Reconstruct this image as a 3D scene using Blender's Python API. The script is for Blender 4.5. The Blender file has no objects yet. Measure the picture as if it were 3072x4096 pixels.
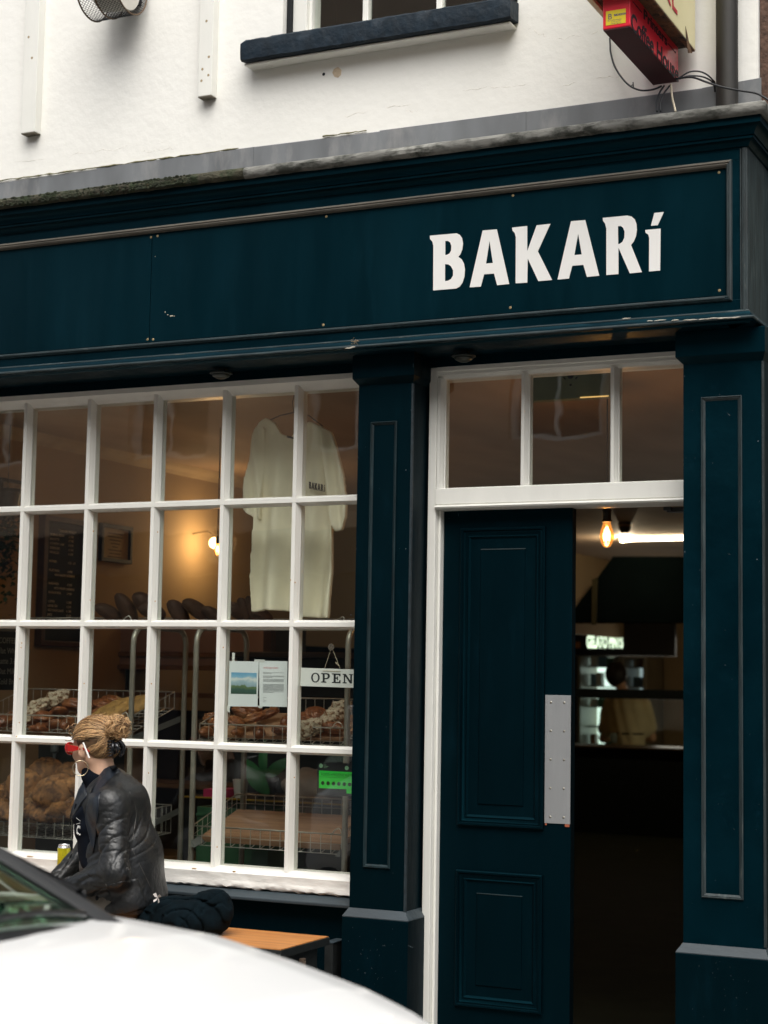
import bpy, math, random
import numpy as np
from mathutils import Vector, Matrix, Euler
random.seed(7)
S = bpy.context.scene
# ------------------------------------------------------------------ camera
YAW, PITCH, ROLL, FPX = 0.44754376, 0.09684860, 0.01700491, 6882.647
CAM = np.array([3.33559388, -6.10388426, 1.5])
def _basis():
    cy, sy, cp, sp = math.cos(YAW), math.sin(YAW), math.cos(PITCH), math.sin(PITCH)
    f = np.array([-sy*cp, cy*cp, sp]); r = np.array([cy, sy, 0.]); u = np.cross(r, f)
    c, s = math.cos(ROLL), math.sin(ROLL)
    return c*r+s*u, -s*r+c*u, f
_r, _u, _f = _basis()
def at(x, y, Y=None, X=None, Z=None):
    """3D point on the plane Y (or X or Z) seen at photo pixel x, y (3072 x 4096)."""
    d = _f + _r*(x-1536)/FPX - _u*(y-2048)/FPX
    if Y is not None: t = (Y-CAM[1])/d[1]
    elif X is not None: t = (X-CAM[0])/d[0]
    else: t = (Z-CAM[2])/d[2]
    p = CAM + d*t
    return Vector((float(p[0]), float(p[1]), float(p[2])))
cam = bpy.data.cameras.new("camera"); camo = bpy.data.objects.new("camera", cam)
S.collection.objects.link(camo); S.camera = camo
camo.matrix_world = Matrix(((_r[0], _u[0], -_f[0], CAM[0]), (_r[1], _u[1], -_f[1], CAM[1]), (_r[2], _u[2], -_f[2], CAM[2]), (0, 0, 0, 1)))
cam.sensor_fit = 'HORIZONTAL'; cam.sensor_width = 24.0; cam.lens = FPX/3072*24.0
cam.clip_start = 0.05; cam.clip_end = 500
cam.dof.use_dof = True; cam.dof.focus_distance = 6.55; cam.dof.aperture_fstop = 2.8
# ------------------------------------------------------------------ light
SUN_EL, SUN_AZ = math.radians(58), math.radians(152)
w = bpy.data.worlds.new("World"); S.world = w; w.use_nodes = True
nt = w.node_tree; bg = nt.nodes['Background']
sky = nt.nodes.new('ShaderNodeTexSky'); sky.sky_type = 'NISHITA'; sky.sun_disc = False
sky.sun_elevation = SUN_EL; sky.sun_rotation = SUN_AZ; sky.dust_density = 4.5; sky.ozone_density = 0.3; sky.air_density = 0.9
hs_ = nt.nodes.new('ShaderNodeHueSaturation'); hs_.inputs['Saturation'].default_value = .35   # overcast: little blue
nt.links.new(sky.outputs[0], hs_.inputs['Color']); nt.links.new(hs_.outputs[0], bg.inputs[0]); bg.inputs[1].default_value = 0.15
sun = bpy.data.lights.new("sun", 'SUN'); sun.energy = 2.0; sun.angle = math.radians(62); sun.color = (1.0, .99, .93)
suno = bpy.data.objects.new("sun", sun); S.collection.objects.link(suno)
sd = Vector((math.sin(SUN_AZ)*math.cos(SUN_EL), math.cos(SUN_AZ)*math.cos(SUN_EL), math.sin(SUN_EL)))
suno.rotation_euler = (-sd).to_track_quat('-Z', 'Y').to_euler(); suno.location = sd*30
vs = S.view_settings; vs.view_transform = 'Standard'; vs.look = 'None'; vs.gamma = 1; vs.exposure = 0.50
S.cycles.use_denoising = True
try: S.cycles.denoiser = 'OPENIMAGEDENOISE'
except Exception: pass
S.cycles.max_bounces = 10; S.cycles.transparent_max_bounces = 24; S.cycles.glossy_bounces = 4
S.cycles.caustics_reflective = False; S.cycles.caustics_refractive = False
S.cycles.sample_clamp_indirect = 6.0
# ------------------------------------------------------------------ materials
MATS = {}
def mat(name, col, rough=.5, metal=0, var=.12, scale=6, bump=.0, bscale=60, col2=None, c2at=(.5, .7), c2scale=9,
        stretch=(1, 1, 1), coat=0, emis=None, estr=0, sss=0, alpha=1, spec=.5, wear=None, wearat=(.52, .58), trans=0, det=6, sheen=0, stint=None, rvar=0):
    if name in MATS: return MATS[name]
    m = bpy.data.materials.new(name); m.use_nodes = True; MATS[name] = m
    t = m.node_tree; N = t.nodes; L = t.links; b = N['Principled BSDF']
    tc = N.new('ShaderNodeTexCoord'); mp = N.new('ShaderNodeMapping'); mp.inputs['Scale'].default_value = stretch
    L.new(tc.outputs['Object'], mp.inputs[0])
    nz = N.new('ShaderNodeTexNoise'); nz.inputs['Scale'].default_value = scale; nz.inputs['Detail'].default_value = det
    L.new(mp.outputs[0], nz.inputs['Vector'])
    r = N.new('ShaderNodeValToRGB'); e = r.color_ramp.elements; e[0].position = .3; e[1].position = .7
    e[0].color = tuple(c*(1-var) for c in col)+(1,); e[1].color = tuple(min(1, c*(1+var)) for c in col)+(1,)
    L.new(nz.outputs[0], r.inputs[0]); out = r.outputs[0]
    def layer(out, c, lo, hi, sc, dist=0):
        n2 = N.new('ShaderNodeTexNoise'); n2.inputs['Scale'].default_value = sc; n2.inputs['Detail'].default_value = 10; n2.inputs['Roughness'].default_value = .65
        L.new(mp.outputs[0], n2.inputs['Vector'])
        mr = N.new('ShaderNodeMapRange'); mr.inputs[1].default_value = lo; mr.inputs[2].default_value = hi
        L.new(n2.outputs[0], mr.inputs[0])
        mx = N.new('ShaderNodeMix'); mx.data_type = 'RGBA'
        L.new(mr.outputs[0], mx.inputs[0]); L.new(out, mx.inputs[6]); mx.inputs[7].default_value = tuple(c)+(1,)
        return mx.outputs[2]
    if col2: out = layer(out, col2, c2at[0], c2at[1], c2scale)
    if wear:
        g = N.new('ShaderNodeNewGeometry'); n3 = N.new('ShaderNodeTexNoise'); n3.inputs['Scale'].default_value = 70; n3.inputs['Detail'].default_value = 5
        L.new(tc.outputs['Object'], n3.inputs['Vector'])
        ad = N.new('ShaderNodeMath'); ad.operation = 'MULTIPLY_ADD'; L.new(n3.outputs[0], ad.inputs[0]); ad.inputs[1].default_value = .12; L.new(g.outputs['Pointiness'], ad.inputs[2])
        mr = N.new('ShaderNodeMapRange'); mr.inputs[1].default_value = wearat[0]+.06; mr.inputs[2].default_value = wearat[1]+.06
        L.new(ad.outputs[0], mr.inputs[0]); mx = N.new('ShaderNodeMix'); mx.data_type = 'RGBA'
        L.new(mr.outputs[0], mx.inputs[0]); L.new(out, mx.inputs[6]); mx.inputs[7].default_value = tuple(wear)+(1,); out = mx.outputs[2]
    L.new(out, b.inputs['Base Color'])
    b.inputs['Roughness'].default_value = rough; b.inputs['Metallic'].default_value = metal
    b.inputs['Coat Weight'].default_value = coat; b.inputs['Coat Roughness'].default_value = .08
    b.inputs['Specular IOR Level'].default_value = spec
    b.inputs['Transmission Weight'].default_value = trans
    if rvar:
        nr = N.new('ShaderNodeTexNoise'); nr.inputs['Scale'].default_value = 3.5; nr.inputs['Detail'].default_value = 9; nr.inputs['Roughness'].default_value = .7
        L.new(mp.outputs[0], nr.inputs['Vector']); mr2 = N.new('ShaderNodeMapRange'); mr2.inputs[1].default_value = .3; mr2.inputs[2].default_value = .7; mr2.inputs[3].default_value = rough-rvar; mr2.inputs[4].default_value = rough+rvar
        L.new(nr.outputs[0], mr2.inputs[0]); L.new(mr2.outputs[0], b.inputs['Roughness'])
    if stint: b.inputs['Specular Tint'].default_value = tuple(stint)+(1,)
    if sheen: b.inputs['Sheen Weight'].default_value = sheen
    if sss:
        b.inputs['Subsurface Weight'].default_value = sss; b.inputs['Subsurface Radius'].default_value = (.012, .005, .003)
    if emis: b.inputs['Emission Color'].default_value = tuple(emis)+(1,); b.inputs['Emission Strength'].default_value = estr
    b.inputs['Alpha'].default_value = alpha
    if bump:
        nb = N.new('ShaderNodeTexNoise'); nb.inputs['Scale'].default_value = bscale; nb.inputs['Detail'].default_value = 6
        L.new(mp.outputs[0], nb.inputs['Vector'])
        bp = N.new('ShaderNodeBump'); bp.inputs['Strength'].default_value = bump; bp.inputs['Distance'].default_value = .01
        L.new(nb.outputs[0], bp.inputs['Height']); L.new(bp.outputs[0], b.inputs['Normal'])
    return m
def glass(name, tint=(.96, .98, .96), refl=1.0, rough=.0, rcol=(1, 1, 1), glow=None):
    if name in MATS: return MATS[name]
    m = bpy.data.materials.new(name); m.use_nodes = True; MATS[name] = m
    t = m.node_tree; N = t.nodes; L = t.links; N.remove(N['Principled BSDF'])
    lw = N.new('ShaderNodeLayerWeight'); lw.inputs[0].default_value = .5
    pw = N.new('ShaderNodeMath'); pw.operation = 'POWER'; pw.inputs[1].default_value = 5; L.new(lw.outputs['Facing'], pw.inputs[0])
    mu = N.new('ShaderNodeMath'); mu.operation = 'MULTIPLY_ADD'; mu.inputs[1].default_value = .96; mu.inputs[2].default_value = .04*refl; mu.use_clamp = True; L.new(pw.outputs[0], mu.inputs[0])
    tr = N.new('ShaderNodeBsdfTransparent'); tr.inputs[0].default_value = tint+(1,)
    gl = N.new('ShaderNodeBsdfGlossy'); gl.inputs['Roughness'].default_value = rough; gl.inputs[0].default_value = rcol+(1,)
    tc = N.new('ShaderNodeTexCoord'); nw = N.new('ShaderNodeTexNoise'); nw.inputs['Scale'].default_value = 3.2; nw.inputs['Detail'].default_value = 2; L.new(tc.outputs['Object'], nw.inputs[0])
    bw = N.new('ShaderNodeBump'); bw.inputs['Strength'].default_value = .07; bw.inputs['Distance'].default_value = .012; L.new(nw.outputs[0], bw.inputs['Height']); L.new(bw.outputs[0], gl.inputs['Normal'])
    mx = N.new('ShaderNodeMixShader'); L.new(mu.outputs[0], mx.inputs[0]); L.new(tr.outputs[0], mx.inputs[1]); L.new(gl.outputs[0], mx.inputs[2])
    out = mx.outputs[0]
    if glow:
        em = N.new('ShaderNodeEmission'); em.inputs[0].default_value = tuple(glow[:3])+(1,); em.inputs[1].default_value = glow[3]
        ad = N.new('ShaderNodeAddShader'); L.new(out, ad.inputs[0]); L.new(em.outputs[0], ad.inputs[1]); out = ad.outputs[0]
    L.new(out, N['Material Output'].inputs[0]); return m
# ------------------------------------------------------------------ mesh helpers
class MB:
    def __init__(s): s.v = []; s.f = []; s.m = []; s.mi = 0
    def add(s, vs, fs, mi=None):
        o = len(s.v); s.v += [tuple(map(float, v)) for v in vs]
        for f in fs: s.f.append(tuple(i+o for i in f)); s.m.append(s.mi if mi is None else mi)
        return s
    def box(s, x0, x1, y0, y1, z0, z1, mi=None):
        return s.add([(x0, y0, z0), (x1, y0, z0), (x1, y1, z0), (x0, y1, z0), (x0, y0, z1), (x1, y0, z1), (x1, y1, z1), (x0, y1, z1)],
                     [(0, 3, 2, 1), (4, 5, 6, 7), (0, 1, 5, 4), (1, 2, 6, 5), (2, 3, 7, 6), (3, 0, 4, 7)], mi)
    def prism(s, pts, axis, a0, a1, mi=None):
        """pts: closed polygon in the two other axes (in x,y,z order)."""
        n = len(pts); vs = []
        for a in (a0, a1):
            for p, q in pts: vs.append({'x': (a, p, q), 'y': (p, a, q), 'z': (p, q, a)}[axis])
        fs = [tuple(range(n)), tuple(range(2*n-1, n-1, -1))]+[(i, i+n, (i+1) % n+n, (i+1) % n) for i in range(n)]
        return s.add(vs, fs, mi)
    def loops(s, loops, close=False, cap=True, mi=None, wrap=True):
        n = len(loops[0]); vs = [p for l in loops for p in l]; fs = []
        m = len(loops)
        for k in range(m if close else m-1):
            for i in range(n if wrap else n-1):
                a, b = k*n, ((k+1) % m)*n; j = (i+1) % n
                fs.append((a+i, a+j, b+j, b+i))
        if cap and not close and wrap: fs += [tuple(range(n-1, -1, -1)), tuple(range((m-1)*n, m*n))]
        return s.add(vs, fs, mi)
    def tube(s, pts, r, n=8, mi=None, close=False, flat=1.0):
        P = [Vector(p) for p in pts]; m = len(P); R = r if isinstance(r, (list, tuple)) else [r]*m; L = []
        up = None
        for i in range(m):
            if close: t = P[(i+1) % m]-P[i-1]
            else: t = P[min(i+1, m-1)]-P[max(i-1, 0)]
            if t.length < 1e-9: t = Vector((0, 0, 1))
            t.normalize()
            if up is None: up = t.orthogonal().normalized()
            else: up = (up-t*up.dot(t)); up = up.normalized() if up.length > 1e-6 else t.orthogonal().normalized()
            bi = t.cross(up)
            L.append([P[i]+(up*math.cos(2*math.pi*k/n)+bi*math.sin(2*math.pi*k/n)*flat)*R[i] for k in range(n)])
        return s.loops(L, close=close, mi=mi)
    def lathe(s, c, prof, n=24, axis='z', mi=None):
        L = []
        for r, h in prof:
            ring = []
            for k in range(n):
                a = 2*math.pi*k/n; u, v = r*math.cos(a), r*math.sin(a)
                d = {'z': (u, v, h), 'y': (u, h, v), 'x': (h, u, v)}[axis]
                ring.append((c[0]+d[0], c[1]+d[1], c[2]+d[2]))
            L.append(ring)
        return s.loops(L, mi=mi)
    def rectmould(s, x0, x1, z0, z1, prof, Y, mi=None):
        """mitred moulding round a rectangle in an XZ plane; prof = (inward, outward towards the street)"""
        L = []
        for d, h in prof: L.append([(x0+d, Y-h, z0+d), (x1-d, Y-h, z0+d), (x1-d, Y-h, z1-d), (x0+d, Y-h, z1-d)])
        return s.loops(L, cap=False, mi=mi)
    def sphere(s, c, r, n=16, m=10, mi=None):
        rr = r if isinstance(r, (tuple, list)) else (r, r, r); L = []
        for j in range(m+1):
            a = math.pi*j/m; q = max(math.sin(a), 1e-3)
            L.append([(c[0]+rr[0]*q*math.cos(2*math.pi*k/n), c[1]+rr[1]*q*math.sin(2*math.pi*k/n), c[2]-rr[2]*math.cos(a)) for k in range(n)])
        return s.loops(L, mi=mi)
    def poly(s, P, d, mi=None):
        """flat polygon of 3D points given thickness along vector d"""
        n = len(P); P = [Vector(p) for p in P]; d = Vector(d)
        return s.add(P+[p+d for p in P], [tuple(range(n)), tuple(range(2*n-1, n-1, -1))]+[(i, i+n, (i+1) % n+n, (i+1) % n) for i in range(n)], mi)
def tag(o, label=None, cat=None, group=None, kind=None):
    if label: o['label'] = label
    if cat: o['category'] = cat
    if group: o['group'] = group
    if kind: o['kind'] = kind
    return o
def _link(name, me, mats, parent, smooth, bevel, fixn=True):
    ms = mats if isinstance(mats, (list, tuple)) else [mats]
    for m in ms: me.materials.append(m)
    o = bpy.data.objects.new(name, me); S.collection.objects.link(o)
    if parent is not None:
        o.parent = parent; o.matrix_parent_inverse = Matrix.Translation(-_wloc(parent))
    if smooth:
        me.polygons.foreach_set('use_smooth', [True]*len(me.polygons))
        if smooth == 'auto':
            try: me.set_sharp_from_angle(angle=math.radians(35))
            except Exception: pass
    if bevel:
        b = o.modifiers.new('bevel', 'BEVEL'); b.width = bevel; b.segments = 2; b.limit_method = 'ANGLE'; b.angle_limit = math.radians(40)
        b.harden_normals = False
    return o
def _wloc(o):
    v = Vector((0, 0, 0))
    if o.type == 'EMPTY': v = Vector(o.location)
    return v
def obj(name, mb, mats, parent=None, smooth=False, bevel=0, center=False):
    import bmesh
    me = bpy.data.meshes.new(name)
    off = Vector((0, 0, 0))
    V = mb.v
    if center or parent is None:
        A = np.array(V); off = Vector(((A[:, 0].min()+A[:, 0].max())/2, (A[:, 1].min()+A[:, 1].max())/2, A[:, 2].min()))
        V = [(a-off.x, b-off.y, c-off.z) for a, b, c in V]
    me.from_pydata(V, [], mb.f); me.update()
    me.polygons.foreach_set('material_index', mb.m)
    bm = bmesh.new(); bm.from_mesh(me); bmesh.ops.recalc_face_normals(bm, faces=bm.faces); bm.to_mesh(me); bm.free()
    o = _link(name, me, mats, parent, smooth, bevel)
    if parent is None: o.location = off
    return o
def thing(name, loc, label, cat, group=None, kind=None):
    o = bpy.data.objects.new(name, None); S.collection.objects.link(o); o.location = loc; o.empty_display_size = .1
    return tag(o, label, cat, group, kind)
def sub(o):  # parts of a part: mesh objects sit at their thing's base
    return o
def child(name, mb, mats, part, smooth=False, bevel=0):
    """sub-part: parented to a mesh part whose own parent is an Empty or which stands at world origin"""
    o = obj(name, mb, mats, None, smooth, bevel)
    wl = Vector(part.location)
    o.parent = part; o.matrix_parent_inverse = Matrix.Translation(-wl)
    return o
def copy_tree(o, parent=None):
    c = o.copy(); S.collection.objects.link(c)
    if parent is not None: c.parent = parent
    for ch in list(o.children): copy_tree(ch, c)
    return c
_FONT = None
def text_mb(body, size=1.0, depth=.001, bold=0.0, align='LEFT', sx=1.0):
    cu = bpy.data.curves.new('t', 'FONT'); cu.body = body; cu.size = size; cu.extrude = depth/2; cu.offset = bold; cu.align_x = align; cu.resolution_u = 4
    o = bpy.data.objects.new('t', cu); S.collection.objects.link(o)
    me = bpy.data.meshes.new_from_object(o.evaluated_get(bpy.context.evaluated_depsgraph_get()))
    V = [(v.co.x*sx, v.co.y, v.co.z) for v in me.vertices]; F = [tuple(p.vertices) for p in me.polygons]
    bpy.data.objects.remove(o); bpy.data.curves.remove(cu); bpy.data.meshes.remove(me)
    return V, F
def put_text(mb, body, org, u, v, size, depth=.001, bold=0, align='LEFT', width=None, mi=None, height=None):
    V, F = text_mb(body, size, depth, bold, align)
    if not V: return mb
    u, v, org = Vector(u).normalized(), Vector(v).normalized(), Vector(org); n = u.cross(v)
    xs = [a[0] for a in V]; ys = [a[1] for a in V]; k = 1; ky = 1
    if width: k = width/(max(xs)-min(xs))
    if height: ky = height/(max(ys)-min(ys))
    mb.add([org+u*(a*k)+v*(b*ky)+n*c for a, b, c in V], F, mi); return mb
def put_shapes(mb, contours, tomap, depth_vec, mi=None):
    """2D outlines (outer and holes, even-odd) filled, mapped to 3D by tomap(x, y), with thickness depth_vec"""
    cu = bpy.data.curves.new('t', 'CURVE'); cu.dimensions = '2D'; cu.fill_mode = 'BOTH'; cu.extrude = .5
    for c in contours:
        s = cu.splines.new('POLY'); s.points.add(len(c)-1); s.use_cyclic_u = True
        for i, (x, y) in enumerate(c): s.points[i].co = (x, -y, 0, 1)
    o = bpy.data.objects.new('t', cu); S.collection.objects.link(o)
    me = bpy.data.meshes.new_from_object(o.evaluated_get(bpy.context.evaluated_depsgraph_get()))
    d = Vector(depth_vec); V = [Vector(tomap(v.co.x, -v.co.y))+(d if v.co.z > 0 else d*0) for v in me.vertices]
    mb.add(V, [tuple(p.vertices) for p in me.polygons], mi)
    bpy.data.objects.remove(o); bpy.data.curves.remove(cu); bpy.data.meshes.remove(me); return mb
def arc(cx, cy, rx, ry, a0, a1, n=10):
    return [(cx+rx*math.cos(math.radians(a0+(a1-a0)*i/n)), cy+ry*math.sin(math.radians(a0+(a1-a0)*i/n))) for i in range(n+1)]
# ------------------------------------------------------------------ noise + signed-distance sculpting
_rng = np.random.RandomState(3); _LAT = _rng.rand(32, 32, 32)
def noise3(P, s):
    Q = P*s; I = np.floor(Q).astype(int); Fr = Q-I; Fr = Fr*Fr*(3-2*Fr); out = 0
    for dx in (0, 1):
        for dy in (0, 1):
            for dz in (0, 1):
                wgt = (Fr[..., 0] if dx else 1-Fr[..., 0])*(Fr[..., 1] if dy else 1-Fr[..., 1])*(Fr[..., 2] if dz else 1-Fr[..., 2])
                out = out+wgt*_LAT[(I[..., 0]+dx) & 31, (I[..., 1]+dy) & 31, (I[..., 2]+dz) & 31]
    return out*2-1
def smin(a, b, k): h = np.clip(.5+.5*(b-a)/k, 0, 1); return b+(a-b)*h-k*h*(1-h)
def smax(a, b, k): return -smin(-a, -b, k)
def sd_cone(P, a, b, ra, rb):
    a, b = np.array(a, float), np.array(b, float); ab = b-a; t = np.clip(((P-a)@ab)/(ab@ab), 0, 1)
    return np.linalg.norm(P-a-t[..., None]*ab, axis=-1)-(ra+(rb-ra)*t)
def sd_ell(P, c, r, rot=None):
    Q = P-np.array(c, float)
    if rot is not None: Q = Q@np.array(Euler(rot).to_matrix())   # world -> local
    r = np.array(r, float); k0 = np.linalg.norm(Q/r, axis=-1); k1 = np.linalg.norm(Q/(r*r), axis=-1)+1e-9
    return k0*(k0-1)/k1
def surface_nets(fn, lo, hi, h):
    """mesh of fn(P)=0 (negative inside)"""
    lo = np.array(lo, float); n = np.ceil((np.array(hi)-lo)/h).astype(int)+1
    ax = [lo[i]+h*np.arange(n[i]) for i in range(3)]
    D = np.empty(n)
    for i in range(0, n[0], 16):
        G = np.stack(np.meshgrid(ax[0][i:i+16], ax[1], ax[2], indexing='ij'), -1); D[i:i+16] = fn(G)
    D[0] = D[-1] = 1; D[:, 0] = D[:, -1] = 1; D[:, :, 0] = D[:, :, -1] = 1
    ins = D < 0; acc = np.zeros(tuple(n-1)+(3,)); cnt = np.zeros(tuple(n-1))
    sl = lambda a, k: slice(a, k-1+a)
    cs = [(a, b, c) for a in (0, 1) for b in (0, 1) for c in (0, 1)]
    for p in cs:
        for q in cs:
            if sum(abs(p[i]-q[i]) for i in range(3)) != 1 or p > q: continue
            A = D[sl(p[0], n[0]), sl(p[1], n[1]), sl(p[2], n[2])]; B = D[sl(q[0], n[0]), sl(q[1], n[1]), sl(q[2], n[2])]
            m = (A < 0) != (B < 0); t = np.where(m, A/np.where(m, A-B, 1), 0)
            for i in range(3): acc[..., i] += np.where(m, p[i]+(q[i]-p[i])*t, 0)
            cnt += m
    act = cnt > 0; idx = -np.ones(tuple(n-1), int); idx[act] = np.arange(act.sum())
    cells = np.argwhere(act); V = lo+(cells+acc[act]/cnt[act][:, None])*h; F = []
    for a in range(3):
        b, c = (a+1) % 3, (a+2) % 3
        s0 = [slice(1, n[i]-1) for i in range(3)]; s0[a] = slice(0, n[a]-1); s1 = list(s0); s1[a] = slice(1, n[a])
        A = ins[tuple(s0)]; B = ins[tuple(s1)]; E = np.argwhere(A != B)
        base = E.copy(); base[:, b] += 1; base[:, c] += 1
        fl = A[tuple(E.T)]
        def g(db, dc):
            q = base.copy(); q[:, b] -= db; q[:, c] -= dc; return idx[tuple(q.T)]
        quad = np.stack([g(1, 1), g(0, 1), g(0, 0), g(1, 0)], 1); quad[~fl] = quad[~fl][:, ::-1]; F.append(quad)
    return V, np.concatenate(F)
def sculpt(name, fn, lo, hi, h, mats, parent=None, base=None, smooth_it=0):
    V, F = surface_nets(fn, lo, hi, h)
    off = np.zeros(3)
    if parent is None and base is None: base = ((V[:, 0].min()+V[:, 0].max())/2, (V[:, 1].min()+V[:, 1].max())/2, V[:, 2].min())
    if parent is None: off = np.array(base, float)
    me = bpy.data.meshes.new(name); me.from_pydata((V-off).tolist(), [], F.tolist()); me.update()
    o = _link(name, me, mats, parent, True, 0)
    if parent is None: o.location = off
    if smooth_it:
        m = o.modifiers.new('smooth', 'SMOOTH'); m.factor = .5; m.iterations = smooth_it
    return o

def split_islands(names):
    """a mesh that holds several loose pieces becomes one object per piece, each with the same parent"""
    for o in [o for o in S.objects if o.type == 'MESH' and o.name.split('.')[0] in names]:
        me = o.data; n = len(me.vertices); par = list(range(n))
        def find(a):
            while par[a] != a: par[a] = par[par[a]]; a = par[a]
            return a
        for e in me.edges:
            a, b = find(e.vertices[0]), find(e.vertices[1])
            if a != b: par[a] = b
        groups = {}
        for p in me.polygons: groups.setdefault(find(p.vertices[0]), []).append(p)
        if len(groups) < 2: continue
        sm = me.polygons[0].use_smooth
        for k, (r, ps) in enumerate(groups.items()):
            ids = sorted({v for p in ps for v in p.vertices}); mp = {v: i for i, v in enumerate(ids)}
            m2 = bpy.data.meshes.new(me.name); m2.from_pydata([me.vertices[v].co[:] for v in ids], [], [[mp[v] for v in p.vertices] for p in ps])
            for m in me.materials: m2.materials.append(m)
            m2.polygons.foreach_set('material_index', [p.material_index for p in ps]); m2.polygons.foreach_set('use_smooth', [sm]*len(ps)); m2.update()
            c = o.copy(); c.data = m2; c.name = o.name.split('.')[0]; S.collection.objects.link(c)
        bpy.data.objects.remove(o)
# ================================================================== MATERIALS
M_WALL = mat('white_render', (.845, .835, .79), .85, var=.02, scale=5, bump=.20, bscale=24, col2=(.70, .67, .60), c2at=(.62, .80), c2scale=3)
M_TEAL = mat('dark_teal_paint', (.0004, .0063, .0101), .42, var=.25, scale=5, bump=.10, bscale=30, stretch=(1, 1, 1), col2=(.002, .011, .018), c2at=(.60, .80), c2scale=26, rvar=.14, spec=.30, stint=(.05, .55, .78))
M_TEALV = mat('dark_teal_board', (.0006, .0086, .0132), .44, var=.25, scale=3, bump=.06, bscale=40, stretch=(1, 1, .15), col2=(.002, .015, .023), c2at=(.56, .80), c2scale=8, rvar=.16, spec=.30, stint=(.05, .55, .78))
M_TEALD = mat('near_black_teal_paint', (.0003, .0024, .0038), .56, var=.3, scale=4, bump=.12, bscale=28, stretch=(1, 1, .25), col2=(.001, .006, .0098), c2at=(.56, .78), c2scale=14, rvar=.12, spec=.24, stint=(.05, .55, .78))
M_BEADD = mat('dark_bead', (.006, .018, .022), .55, var=.5, scale=60, bump=.2, bscale=80, stretch=(1, 1, .12), col2=(.03, .04, .04), c2at=(.60, .74), c2scale=60, spec=.3)
M_WORNLIT = mat('faded_lit_teal_edge', (.014, .027, .031), .6, var=.4, scale=60, bump=.25, bscale=80, stretch=(.15, 1, 1), col2=(.14, .13, .11), c2at=(.60, .70), c2scale=60)  # pale tone joins faded paint and the highlight along moulding edges
M_WORNV = mat('faded_teal_edge_upright', (.018, .030, .033), .6, var=.5, scale=60, bump=.25, bscale=80, stretch=(1, 1, .12), col2=(.12, .115, .095), c2at=(.60, .72), c2scale=60)
M_TAN = mat('bleached_bead', (.135, .122, .100), .7, var=.25, scale=50, bump=.2, bscale=60, stretch=(.1, 1, 1), col2=(.03, .035, .04), c2at=(.60, .72), c2scale=40)
M_LEAD = mat('lead_flashing', (.165, .175, .185), .5, metal=.0, var=.35, scale=4, bump=.15, bscale=12, stretch=(1, 1, .35), col2=(.27, .27, .27), c2at=(.50, .66), c2scale=5)
M_LIP = mat('mossy_lead_lip', (.20, .198, .18), .8, var=.35, scale=9, bump=.5, bscale=50, stretch=(.6, 1, 1.2), col2=(.040, .042, .034), c2at=(.47, .60), c2scale=13)
M_MLIP = mat('moss_covered_lip', (.050, .047, .030), .95, var=.5, scale=18, bump=.9, bscale=70, col2=(.018, .030, .010), c2at=(.48, .60), c2scale=10)
M_MOSS = mat('moss', (.013, .018, .006), .95, var=.5, scale=30, bump=.8, bscale=90, col2=(.06, .045, .022), c2at=(.58, .68), c2scale=30)
M_WPAINT = mat('white_gloss_paint', (.79, .785, .735), .35, var=.03, scale=14, bump=.10, bscale=40, stretch=(1, 1, .3), col2=(.60, .53, .42), c2at=(.70, .82), c2scale=20, spec=.4)
M_WPEEL = mat('flaking_white_paint', (.80, .785, .74), .5, var=.05, scale=20, bump=.6, bscale=25, stretch=(.4, 1, 1), col2=(.35, .33, .30), c2at=(.68, .72), c2scale=30)
M_GREYL = mat('grey_painted_ledge', (.026, .038, .046), .55, var=.2, scale=10, bump=.2, bscale=40, stretch=(.3, 1, 1))
M_GLASS = glass('window_glass', refl=1.8)
M_STEEL = mat('brushed_steel_plate', (.42, .43, .44), .42, metal=.55, var=.06, scale=30, bump=.05, bscale=120, stretch=(1, 1, .1))
M_SCREW = mat('steel_screw', (.35, .33, .28), .35, metal=.9)
M_BRASS = mat('brass_screw', (.40, .30, .16), .45, metal=.6)
M_BLACK = mat('black_plastic', (.008, .009, .010), .45)
M_ASPH = mat('asphalt', (.05, .05, .052), .9, var=.3, scale=40, bump=.6, bscale=150)
M_PAVE = mat('paving_stone', (.22, .21, .19), .85, var=.2, scale=8, bump=.3, bscale=60)
M_KERB = mat('kerb_stone', (.30, .29, .27), .8, var=.15, scale=10, bump=.3, bscale=60)
M_SHOPW = mat('ochre_shop_wall', (.40, .29, .165), .8, var=.06, scale=2, bump=.05, bscale=30)
M_SHOPC = mat('shop_ceiling', (.40, .29, .20), .75, var=.30, scale=1.6, bump=.05, bscale=20, stretch=(1, .35, 1))
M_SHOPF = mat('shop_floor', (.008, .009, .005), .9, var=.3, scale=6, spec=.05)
M_DARKW = mat('dark_green_partition', (.0010, .0018, .0018), .95, var=.2, spec=.0)
M_RED = mat('red_sign_acrylic', (.86, .018, .045), .28, var=.04, scale=4, coat=.3)
M_REDB = mat('shaded_red_sign_underside', (.05, .003, .006), .5, var=.15, scale=8)  # shade under the sign is put into this darker red
M_YEL = mat('cream_sign_acrylic', (.80, .72, .42), .35, var=.05, scale=4)
M_RUST = mat('rusty_frame', (.12, .06, .025), .85, var=.4, scale=20, bump=.5, bscale=60, col2=(.02, .016, .012), c2at=(.5, .62), c2scale=18)
M_INK = mat('black_ink', (.012, .013, .016), .6)
M_WHITE = mat('white_lettering', (.82, .81, .78), .5, var=.01)
M_SEAL = mat('dark_gap', (.004, .006, .008), .9)
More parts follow.
